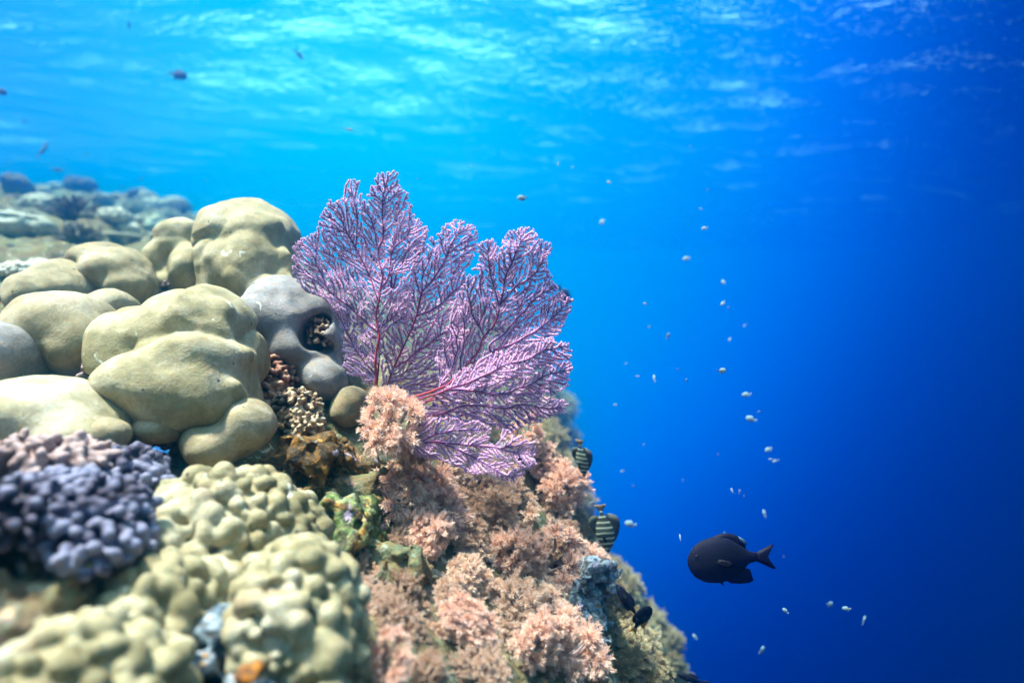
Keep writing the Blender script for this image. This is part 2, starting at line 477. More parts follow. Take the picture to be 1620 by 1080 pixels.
# ------------------------------------------------------------------ the sea's surface, seen from below
SURF = 2.6
def surface():
    n = 460
    xs = np.linspace(-15.5, 15.5, n); ys = np.linspace(-12, 19, n)
    X, Y = np.meshgrid(xs, ys, indexing='ij')
    P = np.stack([X * .8 + .3 * Y, Y - .35 * X, 0 * X], -1)
    Z = SURF + .10 * fbm(P, .4, 2, 61) + .03 * fbm(P * np.array([1, 1.7, 1]), 1.9, 3, 71)
    Z += .42 * np.exp(-((X + 1.5 + .2 * Y - 1.2) / 1.9) ** 2 - ((Y - 5.0) / 1.9) ** 2)      # swell added here, its slope shaped to make the bright surface patch
    ii = np.arange(n * n).reshape(n, n)
    F = np.stack([ii[:-1, :-1], ii[:-1, 1:], ii[1:, 1:], ii[1:, :-1]], -1).reshape(-1, 4)
    m = Mat('rippled_sea_surface')
    co = m.coord()
    mp = m.n('ShaderNodeMapping'); m.l(co, mp.inputs[0]); mp.inputs['Rotation'].default_value = (0, 0, R(20)); mp.inputs['Scale'].default_value = (1, 1.9, 1)
    n1 = m.noise(1.6, 5, .55, mp.outputs[0], .4); n2 = m.noise(7, 4, .6, mp.outputs[0], .3)
    b = m.bump(n1, 1.0, .030); b = m.bump(n2, 1.0, .007, b)
    lw = m.n('ShaderNodeLayerWeight'); lw.inputs['Blend'].default_value = .5; m.l(b, lw.inputs['Normal'])
    facing = m.math('SUBTRACT', 1.0, lw.outputs['Facing'])          # 1 when looked at straight on
    win = m.n('ShaderNodeMapRange', interpolation_type='SMOOTHSTEP'); m.l(facing, win.inputs['Value'])
    win.inputs['From Min'].default_value = .66; win.inputs['From Max'].default_value = .97   # critical angle of water
    tl = m.n('ShaderNodeBsdfTranslucent'); tl.inputs[0].default_value = (.34, .80, 1, 1); m.l(b, tl.inputs['Normal'])
    tp = m.n('ShaderNodeBsdfTransparent'); tp.inputs[0].default_value = (.95, .98, 1, 1)
    gl = m.n('ShaderNodeBsdfGlossy'); gl.inputs['Color'].default_value = (.9, .95, 1, 1); gl.inputs['Roughness'].default_value = .12; m.l(b, gl.inputs['Normal'])
    band = m.n('ShaderNodeMapRange', interpolation_type='SMOOTHSTEP'); m.l(facing, band.inputs['Value'])   # facets near the edge of the window flare
    band.inputs['From Min'].default_value = .80; band.inputs['From Max'].default_value = .95; band.inputs['To Min'].default_value = .6; band.inputs['To Max'].default_value = .02
    a = m.n('ShaderNodeMixShader'); m.l(band.outputs[0], a.inputs[0]); m.l(tp.outputs[0], a.inputs[1]); m.l(tl.outputs[0], a.inputs[2])
    c = m.n('ShaderNodeMixShader'); c.inputs[0].default_value = .12; m.l(tp.outputs[0], c.inputs[1]); m.l(gl.outputs[0], c.inputs[2])
    n5 = m.noise(9, 3, .6, mp.outputs[0], .2); n6 = m.noise(1.1, 2, .5, mp.outputs[0])
    b2_ = m.bump(n5, 1.0, .032, b)                                     # short steep ripples that only feed the painted glint mask below
    lw2 = m.n('ShaderNodeLayerWeight'); lw2.inputs['Blend'].default_value = .5; m.l(b2_, lw2.inputs['Normal'])
    gm_ = m.n('ShaderNodeMapRange', interpolation_type='SMOOTHSTEP'); m.l(m.math('ADD', m.math('SUBTRACT', 1.0, lw2.outputs['Facing']), m.math('MULTIPLY', n6, .55)), gm_.inputs['Value'])
    gm_.inputs['From Min'].default_value = 1.02; gm_.inputs['From Max'].default_value = 1.10
    fac = m.math('MAXIMUM', win.outputs[0], gm_.outputs[0])
    x = m.n('ShaderNodeMixShader'); m.l(fac, x.inputs[0]); m.l(c.outputs[0], x.inputs[1]); m.l(a.outputs[0], x.inputs[2])
    o = obj('water', mesh_np('water', np.stack([X, Y, Z], -1).reshape(-1, 3), F), m.done(x.outputs[0]))
    tag(o, kind='structure')
surface()

# ------------------------------------------------------------------ the water's own haze
def haze():
    lo = (-16, -13, -15); hi = (16, 20, SURF + .5)
    V = [(x, y, z) for z in (lo[2], hi[2]) for y in (lo[1], hi[1]) for x in (lo[0], hi[0])]
    F = np.array([(0, 2, 3, 1), (4, 5, 7, 6), (0, 1, 5, 4), (2, 6, 7, 3), (0, 4, 6, 2), (1, 3, 7, 5)])
    m = Mat('clear_blue_water')
    v = m.n('ShaderNodeVolumePrincipled')
    v.inputs['Color'].default_value = (.0, .40, .96, 1)
    v.inputs['Density'].default_value = .125
    v.inputs['Absorption Color'].default_value = (0, .5, .9, 1)
    v.inputs['Anisotropy'].default_value = .97
    m.l(v.outputs[0], m.out.inputs['Volume'])
    o = obj('haze', mesh_np('haze', np.array(V, float), F, False), m.m)
    tag(o, kind='stuff')
haze()

# ------------------------------------------------------------------ massive corals
def L(u, v, Y, ru, rv, rd):
    return (px(u, v, Y), np.array([ru / FPX * Y, rd, rv / FPX * Y]))
def place_mesh(name, V, F, mat, label, cat, group=None, attrs=None, parent=None):
    if parent is None:
        c = np.array([V[:, 0].mean(), V[:, 1].mean(), V[:, 2].min()])
    else: c = np.array(parent.location)
    o = obj(name, mesh_np(name, V - c, F, attrs=attrs), mat, parent, c if parent is None else None)
    if parent is None: tag(o, label, cat, group)
    return o
def ridge(pts, Y, r):
    P = [px(u, v, Y) for u, v in pts]; r = r / FPX * Y
    return [(P[i], P[i + 1], r, r) for i in range(len(P) - 1)]
def massive(prims, mat, label, k=.018, h=.0042, fold=.016, foldf=13, seed=1, amp=.004, cut=None, group='massive boulder corals', name='boulder_coral'):
    V, F = blob(prims, h, k, amp, 16, seed, cut, fold, foldf)
    return place_mesh(name, V, F, mat, label, 'coral', group)

massive([L(300,524,1.18,98,72,.12), L(292,505,1.16,74,50,.10), L(225,575,1.16,56,88,.10), L(362,560,1.17,44,82,.10), L(312,572,1.10,84,50,.09), L(262,622,1.07,92,62,.10),
         L(345,622,1.09,54,58,.09), L(235,520,1.2,60,44,.1)]
        + ridge([(196,596),(232,560),(280,548),(325,560)], 1.065, 15) + ridge([(325,560),(352,535),(385,560)], 1.10, 14) + ridge([(225,520),(262,492),(312,500),(352,492)], 1.12, 14)
        + ridge([(240,640),(285,612),(335,628),(372,610)], 1.035, 13) + ridge([(196,560),(205,520)], 1.12, 13), M['olive'], 'largest olive boulder coral, domed with slanting folds, at left of centre', seed=3, k=.011, fold=.018, foldf=12)
massive([L(257,676,1.02,38,25,.05), L(262,668,1.05,34,24,.05)], M['olive2'], 'small round tan coral knob under the left edge of the big olive boulder coral', fold=.002, seed=5)
massive([L(392,672,1.06,44,42,.06), L(340,703,1.03,46,36,.06), L(370,645,1.10,30,36,.05)], M['olive2'], 'tan two-lobed coral below the right side of the big olive boulder coral', fold=.004, foldf=9, seed=8)
massive([L(396,385,1.62,74,62,.13), L(394,372,1.58,62,48,.11), L(352,430,1.58,30,66,.10), L(400,432,1.52,62,54,.10), L(430,400,1.6,40,66,.12), L(380,482,1.56,60,40,.1), L(360,370,1.62,38,40,.1)] + ridge([(338,455),(345,412),(385,392),(425,408),(445,445)], 1.48, 13) + ridge([(385,392),(360,362)], 1.52, 12) + ridge([(400,470),(425,440)], 1.45, 12),
        M['olive'], 'tallest olive boulder coral in the back row, pale topped, beside the sea fan', seed=12, k=.018, fold=.018, foldf=11)
massive([L(292,392,1.78,48,44,.12), L(262,425,1.74,30,48,.1), L(302,428,1.68,34,42,.09), L(285,450,1.74,44,30,.1)], M['olive'], 'folded olive boulder coral left of the tallest one in the back row', seed=15, k=.016, foldf=9)
massive([L(452,505,1.40,66,58,.11), L(420,500,1.38,36,48,.09), L(505,500,1.42,46,46,.09), L(520,545,1.38,28,42,.07), L(510,598,1.32,36,36,.055), L(470,555,1.36,50,34,.08), L(445,470,1.44,44,26,.09)],
        M['grey'], 'smooth grey boulder coral with a dark hollow, left of the sea fan', seed=18, k=.022, fold=.012, foldf=8,
        cut=[(px(495,530,1.335), np.array([19/FPX*1.33, .055, 28/FPX*1.33])), (px(508,508,1.335), np.array([13/FPX*1.33, .045, 14/FPX*1.33])), (px(515,548,1.325), np.array([10/FPX*1.33, .04, 12/FPX*1.33]))])
massive([L(555,640,1.30,30,32,.04), L(548,650,1.30,26,24,.04)], M['olive2'], 'small round brownish coral knob tucked beneath the sea fan stem', seed=20, fold=.002)
massive([L(185,432,1.62,50,40,.11), L(160,412,1.66,36,28,.1), L(205,455,1.6,34,32,.09)], M['olive2'], 'round tan boulder coral with pale flat top, left of the folded back row coral', seed=22, fold=.008, foldf=8)
massive([L(98,465,1.55,56,44,.11), L(65,480,1.5,34,44,.1), L(125,440,1.6,34,26,.09)], M['olive2'], 'pale blotched boulder coral behind the blurred round one at far left', seed=24, fold=.012, foldf=14)
massive([L(105,530,1.22,68,72,.12), L(72,560,1.2,42,70,.11), L(140,560,1.2,40,56,.1)], M['olive2'], 'blurred round olive brown boulder coral at far left', seed=26, fold=.010, foldf=7)
massive([L(178,488,1.38,34,28,.07), L(160,505,1.36,30,24,.06)], M['olive2'], 'small pale topped coral knob wedged between two round boulder corals', seed=28, fold=.004)
massive([L(12,570,1.10,42,60,.1), L(-20,560,1.10,50,60,.1)], M['grey'], 'grey green boulder coral cut by the left edge of the photo', seed=30, fold=.008, foldf=8)
massive([L(80,660,.95,92,62,.11), L(15,680,.92,70,60,.1), L(130,690,.93,60,50,.08), L(70,620,1.0,60,34,.08)], M['olive'], 'low spreading olive boulder coral above the rose stubby coral', seed=32, k=.02, fold=.011, foldf=10)
massive([L(172,690,.92,28,26,.035), L(160,700,.92,24,22,.035)], M['olive2'], 'tiny brown coral knob at the right end of the low spreading coral', seed=34, fold=.003)

# ------------------------------------------------------------------ knobbly and stubby corals
def fib(n, seed):
    rg = np.random.default_rng(seed)
    i = np.arange(n) + .5
    z = 1 - 2 * i / n; a = i * 2.399963
    r = np.sqrt(1 - z * z)
    d = np.stack([r * np.cos(a), r * np.sin(a), z], 1) + rg.normal(0, .9 / math.sqrt(n), (n, 3))
    return d / np.linalg.norm(d, axis=1)[:, None], rg
def knobby(domes, mat, label, kr, dens, h, k=.0046, seed=0, name='knobby_coral', group='knobbly corals', stick=.55, clump=.22):
    prims = []
    for c, r in domes:
        prims.append((c, r * .93))
        area = 4 * math.pi * np.mean(r) ** 2
        n = int(dens * area / (math.pi * kr * kr))
        d, rg = fib(n, seed + len(prims))
        P = c + d * r
        keep = np.ones(n, bool)
        for c2, r2 in domes:
            if c2 is c: continue
            keep &= np.sum(((P - c2) / r2) ** 2, 1) > .9
        swell = vnoise(P, .28 / kr, seed + 9)
        for p, dd, s in zip(P[keep], d[keep], swell[keep]):
            q = kr * rg.uniform(.6, 1.4) * (1 + .25 * s)
            o = p + dd * (kr * stick * rg.uniform(-.4, .8) + s * kr * clump)
            prims.append((o, q * np.array([rg.uniform(.85, 1.15), rg.uniform(.85, 1.15), rg.uniform(.8, 1.2)])))
    V, F = blob(prims, h, k, kr * .10, .35 / kr, seed)
    return place_mesh(name, V, F, mat, label, 'coral', group)
knobby([L(345,845,.86,128,92,.11), L(270,860,.80,66,62,.08), L(430,850,.88,74,62,.09)], M['knob'],
       'yellow green knobbly coral dome in the foreground, between lilac coral and green rock', .0112, 1.05, .0030, seed=1, stick=.22)
knobby([L(470,985,.72,92,118,.09), L(525,1050,.70,46,80,.07), L(430,930,.76,50,46,.06)], M['knob'],
       'knobbly yellow green coral slope beside the soft corals, at the bottom', .0098, 1.0, .0027, seed=2, stick=.22)
knobby([L(262,975,.70,78,88,.08), L(215,1035,.66,60,66,.07), L(310,940,.73,50,40,.06)], M['knob'],
       'blurred knobbly coral left of the dark gap at the bottom', .0100, 1.0, .0028, seed=3, stick=.22)
knobby([L(110,1085,.56,120,92,.08), L(20,1110,.54,60,60,.07), L(210,1100,.57,70,60,.07)], M['knob'],
       'strongly blurred olive coral in the bottom left corner', .0095, 1.0, .0029, seed=4, stick=.22)

def stubby(domes, mat, label, rr, length, dens, h, seed=0, k=.003, name='stubby_coral', group='stubby branching corals', fork=1, cat='coral'):
    prims = []; tips = []
    for c, r in domes:
        prims.append((c, r * .72))
        area = 4 * math.pi * np.mean(r) ** 2
        n = int(dens * area / (math.pi * rr * rr))
        d, rg = fib(n, seed + len(prims))
        for dd in d:
            if dd[1] > .75 or dd[2] < -.6: continue
            p1 = c + dd * r * rg.uniform(.9, 1.1)
            q = rr * rg.uniform(.75, 1.25)
            prims.append((p1 - dd * length, p1, q * .8, q))
            tips.append(p1)
            for _ in range(fork):
                e = dd + rg.normal(0, .8, 3); e /= np.linalg.norm(e)
                p2 = p1 + e * q * 1.5
                prims.append((p1 - dd * q * .6, p2, q * .8, q * .72)); tips.append(p2)
    V, F = blob(prims, h, k, rr * .12, .4 / rr, seed)
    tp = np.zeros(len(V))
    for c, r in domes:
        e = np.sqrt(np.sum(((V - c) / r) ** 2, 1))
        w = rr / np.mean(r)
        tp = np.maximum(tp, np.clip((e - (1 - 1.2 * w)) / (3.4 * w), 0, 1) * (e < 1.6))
    return place_mesh(name, V, F, mat, label, cat, group, attrs={'tip': tp})
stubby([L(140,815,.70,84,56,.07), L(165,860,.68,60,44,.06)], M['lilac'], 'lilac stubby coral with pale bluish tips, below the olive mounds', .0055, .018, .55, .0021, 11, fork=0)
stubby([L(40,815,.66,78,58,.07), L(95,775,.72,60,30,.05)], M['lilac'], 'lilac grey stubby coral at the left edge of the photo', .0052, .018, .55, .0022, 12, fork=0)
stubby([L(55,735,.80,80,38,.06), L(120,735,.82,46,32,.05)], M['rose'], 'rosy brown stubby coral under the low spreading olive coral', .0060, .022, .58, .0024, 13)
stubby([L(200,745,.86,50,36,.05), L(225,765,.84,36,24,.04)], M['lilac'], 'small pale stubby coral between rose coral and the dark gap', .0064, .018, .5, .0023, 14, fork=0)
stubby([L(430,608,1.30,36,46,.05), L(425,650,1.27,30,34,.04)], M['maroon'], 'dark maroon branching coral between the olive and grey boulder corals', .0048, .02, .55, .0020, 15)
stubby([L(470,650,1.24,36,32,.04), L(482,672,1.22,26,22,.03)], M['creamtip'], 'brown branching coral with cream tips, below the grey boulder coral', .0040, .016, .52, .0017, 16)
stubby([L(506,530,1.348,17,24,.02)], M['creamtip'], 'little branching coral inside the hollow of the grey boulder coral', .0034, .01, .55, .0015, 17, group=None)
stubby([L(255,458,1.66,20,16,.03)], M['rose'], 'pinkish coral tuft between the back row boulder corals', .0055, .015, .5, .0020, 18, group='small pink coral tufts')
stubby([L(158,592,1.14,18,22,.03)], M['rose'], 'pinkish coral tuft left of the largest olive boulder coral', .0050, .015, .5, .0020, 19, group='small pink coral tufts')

# ------------------------------------------------------------------ loose rocks between them
def rock(prims, label, seed, mat='rock', amp=.030, f=24, h=.0042, cat='rock', group='encrusted rocks', name='encrusted_rock'):
    V, F = blob(prims, h, .02, amp, f, seed, octs=4)
    return place_mesh(name, V, F, M[mat] if isinstance(mat, str) else mat, label, cat, group)
def mat_rock_tint(name, stops, scale=14):
    m = Mat(name); co = m.coord()
    n = m.noise(scale, 6, .65, co, .7); n2 = m.noise(70, 4, .6)
    c = m.ramp(n, stops)
    c = m.mix(m.ramp(n2, [(.42, (.9, .9, .9)), (.6, (.1, .1, .1))]), c, (.05, .04, .03))
    spot = m.ramp(m.noise(55, 2, .5, co, .4), [(.60, (0, 0, 0)), (.66, (1, 1, 1))])
    c = m.mix(spot, c, m.ramp(m.voro(60, 'F1', co, 'Color'), [(.3, (.36, .30, .40)), (.5, (.45, .48, .36)), (.7, (.55, .30, .08))]))
    b = m.bump(m.math('ADD', n, n2), 1, .01); b = m.bump(m.noise(260, 3, .6), .5, .003, b)
    return m.done(m.bsdf(c, .92, b, .08))
M['brown'] = mat_rock_tint('brown_crust', [(.3, (.07, .03, .01)), (.5, (.24, .12, .03)), (.65, (.34, .20, .07)), (.8, (.14, .10, .06))])
M['crust'] = mat_rock_tint('blue_white_crust', [(.3, (.05, .07, .10)), (.45, (.22, .32, .38)), (.55, (.55, .64, .70)), (.68, (.30, .42, .50)), (.8, (.06, .06, .08))], 22)
M['green'] = mat_rock_tint('green_crust', [(.3, (.03, .05, .03)), (.45, (.12, .20, .05)), (.55, (.30, .36, .16)), (.63, (.42, .20, .03)), (.75, (.10, .18, .14))])
rock([L(490,735,1.16,66,40,.09), L(455,770,1.10,44,30,.07)], 'flat brown encrusted rock below the maroon branching corals', 41, 'brown')
rock([L(552,835,1.04,52,40,.08), L(575,805,1.10,44,34,.07)], 'green and orange encrusted rock left of the peach soft coral', 42, 'green')
rock([L(575,770,1.16,50,30,.07)], 'dark crumbly rock under the twigs of the peach soft coral', 43)
rock([L(610,905,1.00,52,36,.07)], 'pinkish dark rock among the lower left soft corals', 44)
rock([L(95,935,.66,44,32,.05), L(60,985,.6,40,30,.05)], 'shaded bluish rock under the lilac stubby corals', 45)
rock([L(350,985,.70,26,22,.04), L(372,1060,.66,36,20,.04)], 'rock crusted with blue white patches in the gap between knobbly corals', 46, 'crust')
M['orange'] = mat_rock_tint('orange_sponge', [(.3, (.45, .12, .01)), (.6, (.75, .28, .03)), (.8, (.55, .3, .08))], 30)
rock([L(388,1068,.585,11,9,.012), L(402,1062,.59,8,7,.01)], 'small orange sponge in the gap at the bottom edge', 48, 'orange', .006, 30, .0025, 'sponge', None, 'orange_sponge')
rock([L(925,930,1.22,26,38,.05), L(935,985,1.20,26,36,.05)], 'blue white encrusted rock at the edge beside beige soft corals', 47, 'crust')

# ------------------------------------------------------------------ tubes and spikes
def tubes(P0, P1, R0, R1, sides=4, cap=False):
    P0, P1 = np.asarray(P0, float), np.asarray(P1, float); R0 = np.broadcast_to(R0, len(P0)); R1 = np.broadcast_to(R1, len(P0))
    d = P1 - P0; d /= np.linalg.norm(d, axis=1)[:, None] + 1e-12
    ref = np.where(np.abs(d[:, 1:2]) < .9, [[0, 1, 0]], [[1, 0, 0]])
    a = np.cross(d, ref); a /= np.linalg.norm(a, axis=1)[:, None]; b = np.cross(d, a)
    th = np.arange(sides) * 2 * math.pi / sides
    ring = a[:, None] * np.cos(th)[None, :, None] + b[:, None] * np.sin(th)[None, :, None]
    V = np.concatenate([P0[:, None] + ring * R0[:, None, None], P1[:, None] + ring * R1[:, None, None]], 1)
    n = len(P0); base = (np.arange(n) * 2 * sides)[:, None]
    F = []
    for i in range(sides):
        j = (i + 1) % sides
        F.append(base + np.array([[i, j, sides + j, sides + i]]))
    return V.reshape(-1, 3), np.concatenate(F)
def spikes(P, D, Ln, W):
    """thin three-sided cones"""
    n = len(P)
    d = D / (np.linalg.norm(D, axis=1)[:, None] + 1e-12)
    ref = np.where(np.abs(d[:, 2:3]) < .9, [[0, 0, 1]], [[1, 0, 0]])
    a = np.cross(d, ref); a /= np.linalg.norm(a, axis=1)[:, None]; b = np.cross(d, a)
    W = np.broadcast_to(W, n); Ln = np.broadcast_to(Ln, n)
    V = np.empty((n, 4, 3))
    for k in range(3):
        t = k * 2 * math.pi / 3
        V[:, k] = P + (a * math.cos(t) + b * math.sin(t)) * W[:, None]
    V[:, 3] = P + d * Ln[:, None]
    base = (np.arange(n) * 4)[:, None]
    F = np.concatenate([base + np.array([[0, 1, 3]]), base + np.array([[1, 2, 3]]), base + np.array([[2, 0, 3]])])
    return V.reshape(-1, 3), F

# ------------------------------------------------------------------ feathery soft corals
def soft_proto(seed, flat=.8, nl=8, nb=12, ns=90):
    rg = np.random.default_rng(seed)
    d, _ = fib(nl * 2, seed)
    d = d[d[:, 2] > -.3]
    P0, P1, R0, R1 = [], [], [], []; SP, SD, ST = [], [], []
    for dd in d:
        c = dd * np.array([1, 1, flat]) * rg.uniform(.36, .82)
        lr = rg.uniform(.20, .36)
        base = np.array([0, 0, -.75]) + rg.normal(0, .08, 3)
        mid = base * .35 + c * .5 + rg.normal(0, .05, 3)
        P0 += [base, mid]; P1 += [mid, c]; R0 += [.075, .045]; R1 += [.045, .03]
        e, _ = fib(nb * 2, int(rg.integers(1e6)))
        e = e[(e @ dd) > -.3]
        for ee in e:
            ln_ = lr * rg.uniform(.7, 1.45)
            en = c + ee * ln_
            P0.append(c); P1.append(en); R0.append(.024); R1.append(.010)
            m = int(ns * rg.uniform(.7, 1.3))
            t = rg.uniform(.35, 1.08, (m, 1))                     # twiglets along each finger, thickest at its end
            off = rg.normal(0, 1, (m, 3)); off -= (off @ ee)[:, None] * ee * .6; off /= np.linalg.norm(off, axis=1)[:, None]
            rad = rg.uniform(.1, 1, (m, 1)) * .085 * (1.25 - .6 * t)
            SP.append(c + ee * ln_ * t + off * rad)
            SD.append(off * .7 + ee * .9 + rg.normal(0, .25, (m, 3)))
            ST.append(np.clip(t[:, 0] * .75 + .25 * rad[:, 0] / .085 + rg.uniform(-.12, .12, m), 0, 1))
    V, F = tubes(P0, P1, R0, R1, 6)
    V += .012 * fbm(V, 9, 2, seed)[:, None]
    SP = np.concatenate(SP); SD = np.concatenate(SD); ST = np.concatenate(ST)
    ln = rg.uniform(.05, .11, len(SP))
    V2, F2 = spikes(SP, SD, ln, .0105)
    tip = np.stack([ST * .6, ST * .6, ST * .6, ST * .7 + .3], 1).ravel()
    return (V, F, np.full(len(V), .6)), (V2, F2, tip)
SOFT = []
for i, (fl, nl, nb, ns) in enumerate([(.8, 9, 13, 60), (.6, 10, 12, 60), (1.0, 8, 14, 60), (.7, 12, 11, 55)]):
    a, b = soft_proto(100 + i, fl, nl, nb, ns)
    SOFT.append((mesh_np('stalk', a[0], a[1], attrs={'tip': a[2]}), mesh_np('polyps', b[0], b[1], False, attrs={'tip': b[2]})))
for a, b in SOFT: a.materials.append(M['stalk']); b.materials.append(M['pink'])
def soft(u, v, r, label, tone='pink', k=0, stretch=(1, 1, 1), tilt=0, lift=.35, Y=None, group='feathery soft corals on the reef edge'):
    p = hit(u, v) if Y is None else px(u, v, Y)
    for _ in range(14):                                                # keep clear of the very far end of the wall
        if Y is None and (p is None or p[1] > 8.2): u -= 7; p = hit(u, v)
    if p is None: p = px(u, v, 1.4)
    s = r / FPX * p[1]
    nrm = (normal_at(p[0], p[1]) * .8 + Vector((.25, -.7, .55))).normalized()
    q = Vector(p) + nrm * s * lift
    t = empty('soft_coral', q)
    t.rotation_euler = (nrm.to_track_quat('Z', 'Y').to_matrix() @ Matrix.Rotation(u * .7 + v * .31 + tilt, 3, 'Z')).to_euler()
    t.scale = (s * stretch[0], s * stretch[1], s * stretch[2])
    tag(t, label, 'soft coral', group)
    a, b = SOFT[k % 4]
    obj('stalk', a, None, t)
    o = obj('polyps', b, None, t)
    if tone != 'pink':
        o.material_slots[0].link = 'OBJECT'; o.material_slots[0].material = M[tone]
    return t
SC = [
 (618,672,62,'big bright peach soft coral at the foot of the sea fan','peach',0),
 (650,712,40,'shaded soft coral lump under the bright peach one at the sea fan foot','pink',1),
 (815,705,40,'peach soft coral peeping out behind the lower right edge of the sea fan','peach',2),
 (850,742,34,'small peach soft coral on the edge just below the sea fan tips','peach',3),
 (695,755,48,'dusty soft coral directly under the lowest sea fan blade','pink',2),
 (760,775,44,'shaded soft coral below the hanging right tip of the sea fan','pink',3),
 (872,785,46,'soft coral reaching out over the blue at the reef edge','peach',1),
 (650,812,56,'bright peach soft coral in the middle, upper half of the tall pair','peach',3),
 (672,862,46,'bright peach soft coral, lower half of the tall pair','peach',0),
 (620,785,34,'dim fringe soft coral left above the bright tall pair','pink',2),
 (765,815,48,'pink soft coral right of the bright tall pair','pink',1),
 (715,800,34,'small pink soft coral squeezed above the middle of the slope','pink',0),
 (810,810,42,'pale tipped pink soft coral below the reaching edge coral','pink',2),
 (872,822,38,'brownish soft coral on the rim below the reaching edge coral','pink',0),
 (745,865,48,'ruddy soft coral in the centre of the slope','pink',3),
 (800,850,40,'soft coral with thin tips in the centre right of the slope','pink',1),
 (868,868,42,'dim reddish soft coral above the bright band','pink',2),
 (805,893,50,'left end of the bright soft coral band across the slope','peach',1),
 (862,905,50,'middle of the bright soft coral band across the slope','peach',2),
 (915,912,38,'right end of the bright soft coral band, next to the blue white rock','peach',0),
 (575,915,38,'twiggy pale pink soft coral next to the knobbly coral slope','pink',2),
 (628,945,46,'rosy soft coral right of the twiggy one','pink',0),
 (590,955,34,'small rosy soft coral against the knobbly coral slope','pink',3),
 (725,925,46,'soft coral with curly lobes below the centre of the slope','pink',1),
 (708,960,38,'low dusty soft coral over a dark hollow','pink',2),
 (622,1000,48,'round pink soft coral low on the left of the slope','pink',1),
 (728,1003,44,'pale pink soft coral standing alone beside a dark hollow','peach',3),
 (605,1060,42,'peach soft coral at the bottom edge beside the knobbly corals','peach',2),
 (670,1072,44,'brown pink soft coral at the bottom edge, second from the left','pink',0),
 (758,1065,46,'soft coral at the bottom edge below the lone pale pink one','pink',3),
 (815,965,52,'wide dim soft coral under the bright band','pink',0),
 (872,985,50,'brownish soft coral right of the wide dim one','pink',3),
 (835,1030,54,'big tan soft coral at the bottom centre','peach',1),
 (893,1040,48,'tan soft coral right of the big bottom centre one','peach',2),
 (925,1075,38,'tan soft coral cut by the bottom edge near the rim','pink',1),
 (960,950,36,'beige soft coral right of the blue white rock','beige',0),
 (928,888,24,'small beige soft coral above the bright band on the rim','beige',1),
 (975,915,26,'beige soft coral on the rim above the dark fish pair','beige',2),
 (985,1018,40,'cream soft coral low on the rim, below the dark fish pair','beige',3),
 (990,1065,46,'large cream soft coral at the bottom of the rim','beige',0),
 (950,990,30,'olive soft coral between the blue white rock and the cream ones','beige',1),
 (1018,985,26,'small beige soft coral just under the second dark fish','beige',2),
]
FRONT = {0: 1.13, 1: 1.17}
for i, (u, v, r, lab, tone, k) in enumerate(SC):
    soft(u, v, r * (1.18 if tone == 'peach' and i > 3 else 1.05), lab, tone, k, Y=FRONT.get(i), lift=(.55 if tone == 'peach' else .3) if i > 1 else 0, stretch=(1 + .2 * math.sin(i * 2.1), 1 + .2 * math.cos(i * 1.7), .95))

rg = np.random.default_rng(77)
n = 0; placed = [(c[0], c[1], c[2]) for c in SC]
while n < 34:
    u, v = rg.uniform(540, 960), rg.uniform(730, 1078)
    if u < 545 + (v - 800) * .12 or u > 860 + (v - 720) * .33: n += .02; continue
    if min(math.hypot(u - a, v - b) - .55 * c for a, b, c in placed) < 0: n += .02; continue
    r = rg.uniform(20, 31); placed.append((u, v, r * .9))
    soft(u, v, r, 'small dim soft coral tuft filling a gap between the larger pink ones', 'pink', int(rg.integers(4)), lift=.15, group='small tufts between the larger soft corals')
    n += 1
rg = np.random.default_rng(78)
n = 0
while n < 55:
    v = rg.uniform(610, 1079); u = 885 + (v - 640) * .42 + rg.uniform(-50, 70)
    p = hit(u, v, 1.5)
    if p is None or p[1] < 1.75 or p[1] > 8.2: n += .1; continue
    soft(u, v, rg.uniform(15, 27), 'faint bluish soft coral tuft among many on the far wall under the drop off', 'beige', int(rg.integers(4)), lift=.2, group='faint soft corals covering the far wall')
    n += 1

